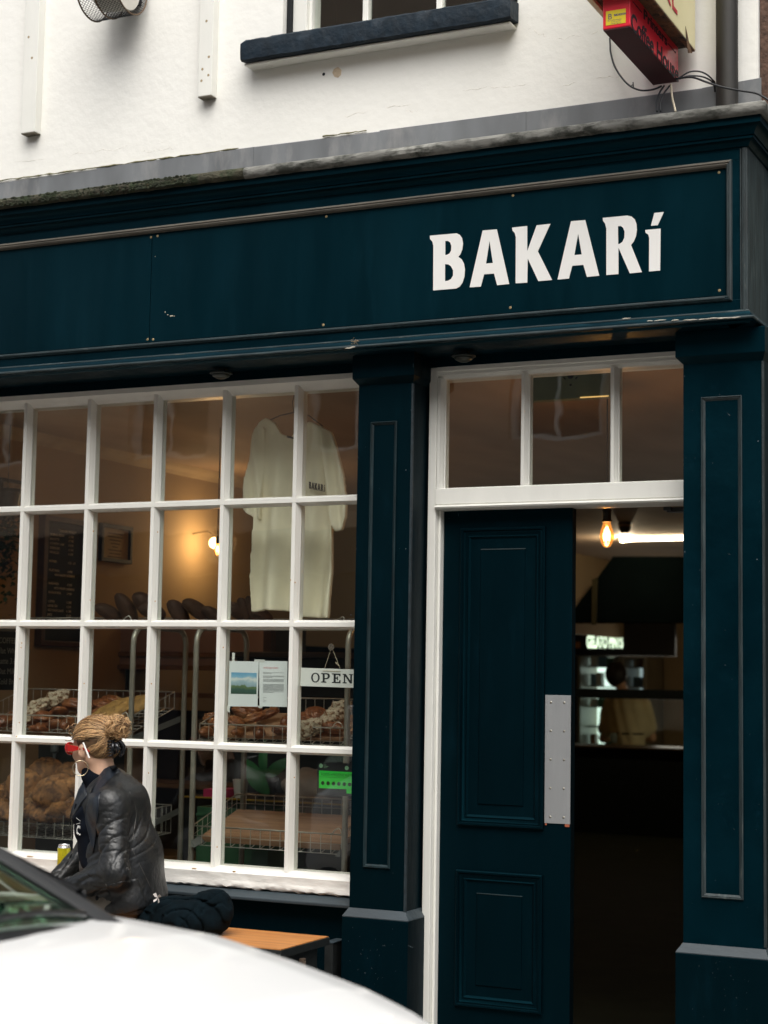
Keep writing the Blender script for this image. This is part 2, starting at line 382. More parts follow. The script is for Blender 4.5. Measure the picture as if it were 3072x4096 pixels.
# ================================================================== GROUND
GZ = .05
road = obj('road', MB().box(-80, 80, -8.1, -2.35, GZ-.22, GZ-.11), M_ASPH); tag(road, kind='structure')
pv = MB(); pv.box(-80, 80, -2.2, .2, GZ-.22, GZ)
tag(obj('pavement', pv, M_PAVE), kind='structure')
tag(obj('pavement', MB().box(-80, 80, -9.9, -8.25, GZ-.22, GZ), M_PAVE), kind='structure')
tag(obj('kerb', MB().box(-80, 80, -2.35, -2.2, GZ-.22, GZ+.005), M_KERB, bevel=.01), kind='structure')
tag(obj('kerb', MB().box(-80, 80, -8.25, -8.1, GZ-.22, GZ+.005), M_KERB, bevel=.01), kind='structure')
tag(obj('ground', MB().box(-200, 200, -200, 200, GZ-.4, GZ-.23), M_ASPH), kind='structure')
# ================================================================== SHOP BUILDING
BL, BR = -4.6, 1.898      # left / right end of the shop front
B = thing('shop_building', (0, 0, GZ), 'white rendered building with a dark teal bakery shopfront and white paned window', 'building')
def part(name, mb, m, smooth=False, bevel=0): return obj(name, mb, m, B, smooth, bevel)
# upper wall with window opening X -.10..1.05?, Z 4.15+
wx0, wx1, wz0 = -.104, .95, 4.145
mb = MB()
mb.box(BL, BR, 0, .32, 3.3, wz0); mb.box(BL, wx0, 0, .32, wz0, 6.6); mb.box(wx1, BR, 0, .32, wz0, 6.6); mb.box(wx0, wx1, 0, .32, 5.6, 6.6)
part('upper_wall', mb, M_WALL)
part('roof', MB().box(BL, BR, -.15, 13, 6.6, 6.8), M_LEAD)
# fine cracks and scars in the render: small proud scars
mb = MB()
for (x, y) in [(1295, 297)]: p = at(x, y, 0); mb.lathe((p.x, -.002, p.z), [(.006, 0), (.007, .001), (.004, .004)], 12, 'y')
part('drill_hole', mb, M_SEAL)
mb = MB(); P = [at(x, y, 0) for x, y in [(1335, 278), (1352, 268), (1366, 280), (1364, 300), (1352, 311), (1338, 307), (1330, 292)]]
mb.poly([(p.x, -.0015, p.z) for p in P], (0, .0035, 0)); part('filler_patch', mb, mat('beige_filler', (.62, .50, .36), .9, var=.15, scale=60))
# crack lines (thin raised ragged ridges of render)
random.seed(11)
mb = MB()
for (x0, y0, x1, y1) in [(1370, 465, 1660, 415), (20, 660, 700, 560), (2200, 165, 2480, 110), (2215, 345, 2500, 300), (560, 610, 700, 590), (1620, 445, 1700, 440), (2110, 110, 2190, 150), (1840, 360, 2160, 330)]:
    n = 14; pts = []
    for i in range(n+1):
        t = i/n; p = at(x0+(x1-x0)*t, y0+(y1-y0)*t+random.uniform(-7, 7), 0); pts.append((p.x, .0005, p.z))
        if random.random() < .16 and len(pts) > 2: mb.tube(pts, [.0003]+[random.uniform(.0006, .0015) for _ in pts[1:-1]]+[.0003], 5); pts = []
    if len(pts) > 2: mb.tube(pts, [.0003]+[random.uniform(.0006, .0015) for _ in pts[1:-1]]+[.0003], 5)
part('render_cracks', mb, mat('render_crack', (.66, .63, .57), .95, var=.3, scale=80))
# upper window
mb = MB()
mb.box(wx0+.02, wx0+.085, .05, .16, wz0+.03, 5.6); mb.box(wx1-.05, wx1, .05, .16, wz0+.03, 5.6); mb.box(wx0+.02, wx1, .05, .16, wz0-.0, 4.20); mb.box(wx0+.02, wx1, .05, .16, 5.54, 5.6)
mb.box(wx0+.085, wx0+.10, .07, .15, 4.2, 5.54)
for x in (.244, .579): mb.box(x-.013, x+.013, .075, .11, 4.2, 5.54)
for z in (4.65, 5.1): mb.box(wx0+.08, wx1-.05, .077, .108, z-.012, z+.012)
fr = part('upper_window_frame', mb, M_WPAINT, bevel=.003)
child('pane', MB().box(wx0+.09, wx1-.05, .095, .099, 4.2, 5.54), M_GLASS, fr)
part('window_gap', MB().box(wx0+.001, wx0+.02, .03, .17, wz0+.005, 5.6), M_SEAL)
random.seed(5)
mb = MB(); L = []
x0, x1 = -.255, .955
for i in range(49):
    x = x0+(x1-x0)*i/48; j = lambda s=.0014: random.uniform(-s, s)
    e = .006 if i in (0, 48) else 0
    L.append([(x, .05, 4.073+e), (x, -.083+e+j(), 4.055+e+j()), (x, -.094+e+j(), 4.062+e+j()), (x, -.097+e+j(), 4.10+j()), (x, -.094+e+j(), 4.140-e+j()), (x, -.086+e+j(), 4.148-e+j()), (x, .05, 4.155)])
mb.loops(L); part('stone_sill', mb, mat('rough_dark_blue_sill', (.005, .014, .024), .6, var=.3, scale=20, bump=.6, bscale=25, spec=.3), smooth='auto')
mb = MB(); mb.box(x0+.008, x1-.008, -.070, .02, 4.046, 4.056); part('sill_underside', mb, M_WPEEL, bevel=.006)
# blue curtain wall / room behind the upper window
mb = MB(); mb.box(-1, 1.85, 2.2, 2.25, 3.9, 6.5); mb.box(-1, 1.85, .33, 2.2, 3.85, 3.9); mb.box(-1.05, -1, .33, 2.25, 3.85, 6.5); mb.box(1.84, 1.88, .33, 2.25, 3.85, 6.5); part('upstairs_room', mb, mat('upstairs_wall', (.16, .17, .14), .9))
# white battens
for (xa, xb, zb, hs) in [(-1.411, -1.334, 3.907, [(.3, 4.35), (.6, 4.25)]), (-.486, -.418, 3.952, [(.5, 4.28), (.3, 4.07), (.75, 4.04), (.25, 4.02), (.75, 4.12)])]:
    o = part('batten', MB().box(xa, xb, -.045, 0, zb, 6.5), M_WPAINT, bevel=.002)
    mb = MB()
    for u, z in hs: mb.lathe((xa+(xb-xa)*u, -.0455, z), [(.0055, 0), (.006, .0004), (.0035, .0015)], 10, 'y')
    child('screw', mb, mat('rust_filler', (.35, .27, .16), .9), o)
    child('end_grain', MB().box(xa+.002, xb-.002, -.044, -.002, zb-.004, zb-.0005), mat('bare_end_grain', (.16, .14, .11), .95, var=.5, scale=50), o)
# lead flashing upstand with joints
xs = [BL, -3.3, -2.1, -1.02, -.24, .36, .98, 1.69, BR]
mb = MB(); random.seed(4)
for i in range(len(xs)-1):
    a, b = xs[i], xs[i+1]; t = .004+.003*(i % 2)
    zt = 3.712+random.uniform(-.006, .006); zt2 = 3.712+random.uniform(-.006, .006)
    mb.add([(a, -.001, 3.55), (b+.012, -.001, 3.55), (b+.012, -.001, zt2), (a, -.001, zt), (a, -t, 3.55), (b+.012, -t, 3.55), (b+.012, -t, zt2-.003), (a, -t, zt-.003)], [(0, 1, 2, 3), (4, 7, 6, 5), (0, 4, 5, 1), (1, 5, 6, 2), (2, 6, 7, 3), (3, 7, 4, 0)])
part('lead_flashing', mb, M_LEAD)
# mossy crest where render meets lead
random.seed(8)
mb = MB()
def crest(x0, x1, n, z, amp, r, yy=-.006):
    pts = []; R = []
    for i in range(n+1):
        pts.append((x0+(x1-x0)*i/n, yy+random.uniform(-.001, .001), z+random.uniform(-amp, amp))); R.append(random.uniform(r*.25, r))
    mb.tube(pts, R, 5)
crest(BL, -.3, 150, 3.716, .002, .005); crest(.1, .3, 12, 3.718, .002, .004)
part('moss_line', mb, mat('dry_moss', (.16, .15, .08), .95, var=.5, scale=60))
# ---------------- fascia + cornice: profile swept along the front and round the right corner
FY, FX = -.20, 1.888
def sweep(prof, mi=0, xl=BL, yend=.55, wav=0, n=1):
    L = []
    for k in range(n+1):
        x = xl+(FX-xl)*k/n
        L.append([(x+(off if k == n else 0), FY-off+(random.uniform(-wav, wav) if 0 < k < n else 0), z+(random.uniform(-wav, wav) if 0 < k < n else 0)) for off, z in prof])
    L.append([(FX+off, yend, z) for off, z in prof])
    return L
random.seed(2)
part('fascia_frieze', MB().loops(sweep([(0, 3.40), (0, 2.80), (-.1, 2.80), (-.1, 3.40)])), M_TEAL)
corn = [(.0, 3.385), (.02, 3.385), (.022, 3.392), (.028, 3.395), (.033, 3.405), (.043, 3.414), (.05, 3.416), (.05, 3.426), (.055, 3.427), (.056, 3.434), (.062, 3.446), (.073, 3.456), (.083, 3.46), (.083, 3.490), (.088, 3.492), (-.15, 3.56)]
part('cornice', MB().loops(sweep(corn)), M_TEAL, smooth='auto')
n = 170; lipp = [(.09, 3.483), (.1, 3.487), (.108, 3.497), (.110, 3.512), (.104, 3.524), (.09, 3.530), (-.19, 3.60), (-.19, 3.575)]
L = sweep(lipp, wav=.0012, n=n); q = 118
lip = part('cornice_lead_cap', MB().loops(L[q:]), M_LIP, smooth='auto')
lip2 = part('mossy_cornice_cap', MB().loops([[(x, y-.002, z+.0005) if i < 6 else (x, y, z) for i, (x, y, z) in enumerate(r)] for r in L[:q+1]]), M_MLIP, smooth='auto')
random.seed(21)
mb = MB()
for i in range(1440):
    x = random.uniform(BL, -.42) if random.random() < .86 else random.uniform(-.6, -.34) if i < 1440 else random.choice([random.gauss(-.27, .02), random.gauss(-.2, .012), random.gauss(1.02, .05), random.gauss(.28, .04)])
    s = random.uniform(.0025, .006)*(1 if i < 1440 else .5); z = random.uniform(3.490, 3.524)
    mb.sphere((x, FY-.110+random.uniform(-.001, .001), z), (s*1.6, .0022, s), 6, 4)
child('moss', mb, M_MOSS, lip2, smooth=True)
# frame boards of the fascia
mb = MB(); mb.box(BL, 1.884, -.22, -.195, 3.349, 3.388); mb.box(BL, 1.884, -.22, -.195, 2.805, 2.848); mb.box(1.851, 1.884, -.22, -.195, 2.848, 3.349)
part('fascia_frame', mb, M_TEAL, bevel=.0015)
part('corner_post', MB().box(1.889, 1.91, -.222, .4, 2.80, 3.40), M_WORNV, bevel=.003)
part('corner_strip', MB().box(1.8845, 1.8885, -.226, -.2, 2.80, 3.388), M_WORNV, bevel=.001)
part('corner_strip', MB().box(1.897, 1.9015, -.2265, -.2221, 2.80, 3.388), M_WORNV, bevel=.001)
mb = MB(); prof = [(-.004, .018), (0, .026), (.006, .029), (.009, .024), (.013, .026), (.018, .022), (.022, .005)]
mb.rectmould(BL-.5, 1.853, 2.846, 3.351, prof, -.2); mb.m = [(1 if i % 4 == 0 else 2 if i % 4 == 1 else 0) for i in range(len(mb.f))]
part('fascia_bead', mb, [M_TAN, M_BEADD, M_WORNV], smooth='auto')
# lower bead is darker: a slim teal strip along the lower run, proud of the bead
mb = MB(); mb.box(BL, 1.83, -.231, -.2005, 2.852, 2.862); part('lower_bead_strip', mb, M_WORNLIT, bevel=.003)
# fascia boards (two sheets with a joint) and their screws
fb = part('sign_board', MB().box(BL, -.588, -.206, -.2005, 2.869, 3.328), M_TEALV, bevel=.001)
fb2 = part('sign_board', MB().box(-.585, 1.829, -.206, -.2005, 2.869, 3.328), M_TEALV, bevel=.001)
for f_, pts in ((fb2, [(630, 944), (612, 1358), (1305, 866), (1293, 1300), (2052, 782), (2041, 1231), (2876, 690), (2878, 1162)]), (fb, [(604, 949), (590, 1358)])):
    mb = MB()
    for x, y in pts: p = at(x, y, -.206); mb.lathe((p.x, -.2062, p.z), [(.0001, -.0012), (.0045, -.0008), (.0055, 0)], 10, 'y')
    child('screw', mb, M_BRASS, f_)
# paint chips
mb = MB(); random.seed(3)
for x, y, a, b in [(660, 1245, 2, 6), (668, 1258, 5, 2), (680, 1262, 12, 3), (695, 1263, 4, 2), (2970, 1050, 3, 2), (620, 1025, 2, 2)]:
    p = at(x, y, -.2065); q = at(x+a, y+b, -.2065); mb.box(p.x, q.x, -.2068, -.2058, q.z, p.z)
child('paint_chip', mb, mat('bare_chip', (.5, .45, .36), .9), fb2)
# bottom moulding of the fascia
bot = [(.02, 2.812), (.024, 2.808), (.024, 2.803), (.03, 2.801), (.034, 2.793), (.043, 2.783), (.047, 2.781), (.048, 2.774), (.046, 2.771), (.03, 2.768), (.025, 2.762), (.02, 2.760), (-.14, 2.760), (-.14, 2.812)]
part('fascia_bottom_moulding', MB().loops(sweep(bot, wav=.0006, n=120)), M_TEAL, smooth='auto')
part('bottom_moulding_edge', MB().loops(sweep([(.0466, 2.7835), (.0495, 2.781), (.0502, 2.775), (.0475, 2.772), (.044, 2.776)], wav=.0007, n=120)), M_WORNLIT, smooth=True)
part('bottom_moulding_fillet', MB().loops(sweep([(.0245, 2.809), (.0265, 2.806), (.0265, 2.802), (.022, 2.800)], wav=.0004, n=120)), M_WORNLIT, smooth=True)
# flaked paint and a straw tuft on the lower moulding
mb = MB(); random.seed(12)
for (x, y, wd) in [(2600, 1283, 10), (2640, 1281, 18), (2760, 1279, 22), (2850, 1273, 30), (2900, 1272, 24), (2940, 1270, 16), (2505, 1273, 14), (1395, 1392, 14), (1410, 1388, 10), (2700, 1281, 12), (2805, 1277, 9)]:
    p = at(x, y, -.2515); mb.tube([(p.x+wd*.0006*t, -.2503, p.z+random.uniform(-.001, .001)) for t in range(-2, 3)], [.0006, .0018, .002, .0016, .0005], 6)
part('flaked_paint', mb, mat('flake', (.55, .50, .42), .9))
mb = MB()
for i in range(26):
    p = at(1418+random.gauss(0, 10), 1368+random.gauss(0, 5), -.235); q = Vector(p)+Vector((random.uniform(-.014, .014), -.006, random.uniform(-.004, .006))); mb.tube([p, (Vector(p)+q)/2+Vector((0, -.003, .002)), q], .0005, 4)
part('straw_tuft', mb, mat('straw', (.45, .32, .18), .9))
# soffit
part('soffit', MB().box(BL, 1.9, -.199, .02, 2.7605, 2.80), M_TEAL)
part('header_board', MB().box(BL, 1.9, -.006, .10, 2.7225, 2.7602), M_TEAL)
# ---------------- BAKARI lettering
ax_, ay_, ks = 1500, 600, .94756
Bk = [
 [[(232, 362)]+[(345, 352), (358, 358), (368, 372), (372, 395), (369, 420), (361, 440), (352, 451), (367, 462), (376, 480), (380, 505), (378, 535), (370, 560), (358, 577), (343, 585), (246, 593), (247, 405), (243, 388), (233, 376)],
  [(297, 384), (309, 384), (318, 391), (323, 405), (322, 424), (315, 437), (304, 443), (297, 444)], [(296, 482), (310, 483), (322, 492), (330, 508), (330, 530), (321, 545), (309, 552), (296, 554)]],
 [[(455, 340), (515, 335), (567, 566), (516, 571), (503, 522), (461, 525), (447, 577), (400, 580)], [(484, 383), (498, 477), (469, 480)]],
 [[(579, 328), (643, 321), (643, 428), (683, 318), (741, 312), (688, 428), (748, 549), (690, 554), (645, 458), (643, 560), (594, 563), (595, 368), (590, 350), (581, 341)]],
 [[(828, 301), (888, 296), (947, 531), (895, 536), (880, 485), (833, 489), (819, 543), (771, 547)], [(858, 353), (873, 441), (842, 444)]],
 [[(962, 287), (1065, 277), (1083, 281), (1097, 293), (1104, 312), (1106, 338), (1102, 364), (1093, 386), (1081, 401), (1127, 516), (1076, 521), (1028, 412), (1028, 524), (977, 528), (977, 332), (972, 312), (963, 299)],
  [(1026, 322), (1038, 321), (1048, 329), (1054, 345), (1053, 370), (1045, 388), (1034, 396), (1027, 398)]],
 [[(1141, 338), (1206, 332), (1204, 509), (1157, 513), (1158, 372), (1154, 357), (1143, 350)]],
 [[(1180, 266), (1220, 262), (1194, 318), (1165, 320)]]]
for c in Bk:
    mb = MB(); put_shapes(mb, c, lambda x, y: at(ax_+x*ks, ay_+y*ks, -.2065), (0, -.0015, 0))
    child('letter', mb, M_WHITE, fb2)
# ---------------- pilasters
def bead(x0, x1, z0, z1, Y, wd, h=.008, m=M_BEADD):
    return part('bead_moulding', MB().rectmould(x0, x1, z0, z1, [(0, 0), (0, h*.7), (wd*.2, h), (wd*.38, h*.55), (wd*.5, h*.75), (wd*.7, h*.45), (wd, 0)], Y), m, smooth='auto')
mb = MB(); mb.box(.349, .584, -.13, .1, .62, 2.65); mb.box(.3345, .6, -.16, .1, 2.668, 2.7595)
mb.prism([(-.16, 2.668), (.1, 2.668), (.1, 2.650), (-.131, 2.650)], 'x', .349, .584)
mb.add([(.3345, -.16, 2.668), (.6, -.16, 2.668), (.6, .1, 2.668), (.3345, .1, 2.668), (.349, -.13, 2.645), (.585, -.13, 2.645), (.585, .1, 2.645), (.349, .1, 2.645)], [(0, 1, 5, 4), (1, 2, 6, 5), (2, 3, 7, 6), (3, 0, 4, 7)])
part('pilaster', mb, M_TEALD, bevel=.0015)
def plinth(x0, x1, xl, xr, z, yf):
    mb = MB(); mb.box(xl, xr, yf, .1, GZ, z); part('pilaster_base', mb, M_TEALD, bevel=.002)
    mb = MB(); b = [(xl, yf), (xr, yf), (xr, .1), (xl, .1)]; t = [(x0, -.131), (x1, -.131), (x1, .1), (x0, .1)]
    mb.loops([[(x, y, z+.0005) for x, y in b], [(x, y, z+.004) for x, y in b], [(x, y, z+.034) for x, y in t]]); part('base_chamfer', mb, M_GREYL, bevel=.001)
plinth(.348, .585, .330, .606, .598, -.152)
bead(.406, .519, .787, 2.497, -.13, .013)
mb = MB(); mb.box(1.653, 1.941, -.13, .1, .60, 2.65); mb.box(1.632, 1.955, -.16, .1, 2.668, 2.7595)
mb.add([(1.632, -.16, 2.668), (1.955, -.16, 2.668), (1.955, .1, 2.668), (1.632, .1, 2.668), (1.653, -.13, 2.645), (1.941, -.13, 2.645), (1.941, .1, 2.645), (1.653, .1, 2.645)], [(0, 1, 5, 4), (1, 2, 6, 5), (2, 3, 7, 6), (3, 0, 4, 7)])
part('pilaster', mb, M_TEAL, bevel=.0015)
plinth(1.652, 1.941, 1.631, 1.957, .570, -.152)
bead(1.719, 1.866, .764, 2.522, -.13, .015, m=M_WORNV)
part('pilaster_edge', MB().box(1.936, 1.944, -.1335, -.12, .61, 2.64), M_WORNV, bevel=.001)
part('pilaster_edge', MB().box(.578, .5865, -.1325, -.12, .61, 2.64), mat('dull_teal_edge', (.012, .022, .028), .6, var=.4, scale=40), bevel=.001)
# return side of the building, blue neighbour
part('side_return', MB().box(1.90, 1.94, .1, 13, GZ, 6.6), M_TEAL)
part('stallriser', MB().box(BL, .345, -.02, .1, GZ, .64), M_TEALD, bevel=.002)
# ---------------- shop window
WL = -2.36
mb = MB(); mb.box(-2.62, -2.36, -.13, .1, GZ, 2.76); part('pilaster', mb, M_TEAL, bevel=.002)
mb = MB(); mb.box(BL, -2.62, -.02, .1, .64, 2.76); part('side_boards', mb, M_TEAL)
GP = .036   # glass plane
wf = MB()
def bar_prof(n0, n1, wd):   # (across, y)
    return [(-n0, 0), (n0, 0), (n0+.001, .005), (n1-.004, .012), (n1-.001, .02), (n1, .026), (wd, .028), (wd, .062), (-wd, .062), (-wd, .028), (-n1, .026), (-n1+.001, .02), (-n1+.004, .012), (-n0-.001, .005)]
ZR = [2.216, 1.713, 1.213]
bp = bar_prof(.0085, .017, .0185)
bars = MB()
for k in range(0, 7): bars.prism([(-.34*k+a, y) for a, y in bp], 'z', .73, 2.70)
bars.prism([(.34+a, y) for a, y in bp], 'z', .73, 2.70)
for z in ZR: bars.prism([(y-.001, z+a) for a, y in bp], 'x', WL, .349)
wfo = part('shop_window', MB().prism([(-.012, 2.722), (-.012, 2.700), (-.006, 2.697), (0, 2.690), (.012, 2.684), (.026, 2.672), (.028, 2.668), (.10, 2.668), (.10, 2.722)], 'x', WL, .36), M_WPAINT, smooth='auto')
child('glazing_bars', bars, M_WPAINT, wfo, smooth='auto')
rng = random.Random(9)
L = []; n = 140
for i in range(n+1):
    x = WL+(.349-WL)*i/n; j = lambda s=.0015: rng.uniform(-s, s)
    L.append([(x, .10, .735), (x, .028, .735), (x, .0, .728), (x, -.032, .722), (x, -.038+j(), .716), (x, -.036+j(.0008), .690), (x, -.037+j(), .684), (x, -.040+j(.003), .675+j(.003)), (x, -.040+j(.004), .664+j(.003)), (x, -.034+j(.003), .658+j(.004)), (x, .1, .655)])
child('window_sill', MB().loops(L), M_WPEEL, wfo, smooth='auto')
child('lower_ledge', MB().prism([(-.085, .620), (-.085, .632), (-.035, .653), (.05, .653), (.05, .620)], 'x', WL, .349), M_GREYL, wfo, bevel=.003)
# panes: each pane its own sub-part
cols = [(-.34*(k+1)+.0185, -.34*k-.0185) for k in range(0, 7)]+[(.0185, .34-.0185)]
rws = [(2.235, 2.668), (1.732, 2.197), (1.232, 1.694), (.735, 1.194)]
for a, b in cols:
    for z0, z1 in rws: child('pane', MB().box(a, b, GP-.002, GP+.002, z0, z1), M_GLASS, wfo)
# rust spots on the bars
mb = MB(); random.seed(17)
for (x, y) in [(86, 2572), (84, 2590), (79, 2715), (336, 2734), (66, 2946), (605, 2735), (893, 2590), (868, 3388), (594, 3092), (1177, 3110), (1162, 2320), (373, 2125), (630, 2128), (1180, 2330), (360, 2400), (620, 2405), (77, 2890)]:
    p = at(x, y, -.0006); mb.lathe((p.x, -.0008, p.z), [(.0001, 0), (.0022, .0002), (.003, .001)], 8, 'y')
child('rust_spot', mb, mat('rust_spot', (.55, .30, .08), .9), wfo)
mb = MB()
for (x, y, a) in [(118, 3420, 20), (775, 3500, 14), (935, 3506, 10)]: p = at(x, y, -.036); mb.sphere((p.x, -.034, .7235), (a*.0009, .004, .0012), 8, 4)
child('rust_stain', mb, mat('rust_spot', (.55, .30, .08), .9), wfo)
# ---------------- door frame and transom light
df = MB(); df.box(.594, .628, .0, .10, GZ, 2.722); df.box(.6285, .640, .025, .10, GZ, 2.16)
dfo = part('door_frame', df, M_WPAINT, bevel=.003)
mb = MB(); mb.prism([(-.004, 2.24), (-.004, 2.182), (.0, 2.178), (-.010, 2.176), (-.014, 2.170), (-.010, 2.164), (.006, 2.160), (.12, 2.160), (.12, 2.24), (.03, 2.247), (.005, 2.245)], 'x', .629, 1.66)
child('transom_bar', mb, M_WPAINT, dfo, smooth='auto')
child('frame_head', MB().prism([(-.004, 2.722), (-.004, 2.706), (.004, 2.704), (.004, 2.692), (.014, 2.688), (.02, 2.678), (.035, 2.676), (.1, 2.676), (.1, 2.722)], 'x', .629, 1.66), M_WPAINT, dfo, smooth='auto')
mb = MB(); tb = bar_prof(.006, .015, .018)
for x in (.637, .988, 1.346): child('transom_muntin', MB().prism([(x+a, y) for a, y in tb], 'z', 2.243, 2.68), M_WPAINT, dfo, smooth='auto')
for a, b in ((.655, .970), (1.006, 1.328), (1.364, 1.66)): child('transom_pane', MB().box(a, b, GP-.002, GP+.002, 2.245, 2.677), M_GLASS, dfo)
child('step', MB().box(.60, 1.70, -.05, .3, GZ, GZ+.06), mat('worn_stone_step', (.03, .03, .025), .7, var=.2), dfo, bevel=.01)
# right jamb behind the pilaster
child('jamb', MB().box(1.66, 1.70, .0, .14, GZ, 2.722), M_WPAINT, dfo, bevel=.003)
# ---------------- door leaf
D = part('door', MB().box(.641, 1.172, .055, .098, GZ+.07, 2.158), M_TEALD, bevel=.0015)
pm = [(0, -.0), (0, .011), (.004, .015), (.010, .014), (.013, .008), (.018, .009), (.022, .006), (.030, .004), (.034, .007), (.038, .004), (.046, -.004)]
for (a, b, z0, z1) in [(.716, 1.066, .949, 2.090), (.715, 1.065, .272, .781)]:
    child('panel_moulding', MB().rectmould(a, b, z0, z1, pm, .055), M_TEALD, D, smooth='auto')
    child('raised_panel', MB().rectmould(a+.044, b-.044, z0+.044, z1-.044, [(0, -.004), (.038, .0), (.040, .004)], .055).box(a+.084, b-.084, .0505, .06, z0+.084, z1-.084), M_TEALD, D, bevel=.001)
child('panel_edge', MB().box(.80, .985, .0490, .0515, 2.0045, 2.0085), M_WORNLIT, D)
child('panel_edge', MB().box(.80, .985, .0490, .0515, .6955, .6985), M_WORNLIT, D)
kp = child('push_plate', MB().box(1.069, 1.1705, .0515, .0548, .974, 1.451), M_STEEL, D, bevel=.0006)
mb = MB()
for x in (1.092, 1.145):
    for i in range(5): mb.lathe((x, .051, 1.4235-i*.1065), [(.0001, -.0016), (.003, -.001), (.0045, 0)], 10, 'y')
child('plate_screw', mb, M_SCREW, D)
child('primer_chip', MB().box(1.150, 1.168, .0520, .0545, .964, .9735).box(1.072, 1.078, .052, .0545, .966, .9735), mat('orange_primer', (.35, .09, .04), .8), D)
# door closer arm visible under the transom
mb = MB(); p = at(2690, 2025, .14); mb.box(p.x-.02, 1.66, .13, .17, 2.140, 2.158); mb.box(p.x-.03, p.x, .12, .18, 2.146, 2.1595); part('door_closer', mb, M_BLACK, bevel=.002)
# scratches and nicks on the dark paint
mb = MB(); random.seed(31)
def nick(x, y, Y, dx, dy, r=.0007): a = at(x, y, Y); b = at(x+dx, y+dy, Y); mb.tube([a, (a+b)/2, b], [r*.4, r, r*.4], 4)
for (x, y, Y, dx, dy) in [(1832, 2050, .0545, 3, 16), (1792, 2072, .0545, 7, 2), (1653, 1452, -.1603, 0, 18), (2912, 2215, -.1305, 10, 3), (2908, 1650, -.1303, 12, 14), (2915, 1655, -.1303, 6, 8), (2860, 3520, -.1303, 3, 2), (1645, 1645, -.1303, 1, 5), (2898, 2660, -.1303, 6, 1), (1632, 3780, -.1525, 20, 12), (2850, 1850, -.1303, 1, 6), (2878, 1575, -.1303, 2, 6)]: nick(x, y, Y, dx, dy)
for i in range(40):
    if i < 22: nick(random.uniform(2740, 3040), random.uniform(1600, 3650), -.1303, random.uniform(-4, 4), random.uniform(-4, 6), .0006)
    else: nick(random.uniform(1430, 1620), random.uniform(1700, 3600), -.1303, random.uniform(-3, 3), random.uniform(-4, 6), .0005)
for i in range(26): nick(random.uniform(1380, 1600), random.uniform(3700, 3950), -.1523, random.uniform(-4, 4), random.uniform(-5, 5), .0006)
for i in range(22): nick(random.uniform(2740, 3030), random.uniform(3830, 4090), -.1523, random.uniform(-4, 4), random.uniform(-5, 5), .0006)
for (x, y) in [(2739, 2208), (2738, 1505), (3032, 1765), (3028, 2238), (1645, 1640), (1433, 1830), (1624, 1880), (1426, 2195), (1623, 2195), (1405, 2460)]: p = at(x, y, -.1303); mb.sphere((p.x, -.1303, p.z), (.002, .0008, .002), 8, 4)
part('paint_nick', mb, mat('pale_scratch', (.09, .12, .14), .6, var=.4, scale=90))
split_islands({'screw', 'plate_screw', 'render_cracks', 'rust_spot', 'paint_nick', 'rust_stain', 'flaked_paint', 'paint_chip', 'primer_chip'})
for o in S.objects:
    if o.name.startswith('render_cracks'): o.name = 'render_crack'
# ================================================================== SHOP INTERIOR (room shell = parts of the building)
XW = -2.3; YB = 12.8; ZC = 2.775
part('room_wall', MB().box(XW-.1, XW, .1, 9.85, GZ, ZC), M_SHOPW)
part('room_wall', MB().box(-4.6, -4.5, 9.85, YB, GZ, ZC), M_DARKW)
part('room_wall', MB().box(-4.5, XW, 9.8, 9.849, GZ, ZC), M_DARKW)
part('room_wall', MB().box(1.80, 1.90, .12, YB, GZ, ZC), M_SHOPW)
part('room_wall', MB().box(XW-.1, XW, 9.851, YB, 1.98, ZC-.001), M_SHOPW)
part('back_wall', MB().box(-4.5, 1.8, YB-.1, YB, GZ, ZC), M_SHOPW)
part('room_ceiling', MB().box(XW-.1, 1.90, .0, 9.85, ZC, ZC+.52).box(-4.6, 1.90, 9.851, YB, ZC, ZC+.52), M_SHOPC)
mb = MB(); L = []
for y in (.12, 8.0): L.append([(XW+.0005, y, ZC-.0005), (XW+.055, y, ZC-.0005), (XW+.04, y, ZC-.02), (XW+.015, y, ZC-.038), (XW+.0005, y, ZC-.06)])
part('ceiling_coving', MB().loops(L), mat('coving_paint', (.42, .32, .20), .8))
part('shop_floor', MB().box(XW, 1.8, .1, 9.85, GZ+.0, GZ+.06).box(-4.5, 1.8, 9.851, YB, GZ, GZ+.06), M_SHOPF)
part('bulkhead', MB().poly([at(x, y, Y=9.0) for x, y in [(2452, 2226), (3050, 2226), (3050, 2490), (2256, 2490), (2288, 2448)]], (0, .25, 0)), M_DARKW)
part('inner_post', MB().poly([at(x, y, Y=9.0) for x, y in [(2372, 2320), (2392, 2310), (2386, 2500), (2370, 2500)]], (0, -.03, 0)), mat('brown_post', (.012, .010, .004), .9, spec=.1))
# lower dark wall panelling along the left wall behind the racks
part('dark_panelling', MB().box(XW+.0, XW+.02, 3.4, 9.0, GZ, 1.72), M_DARKW)
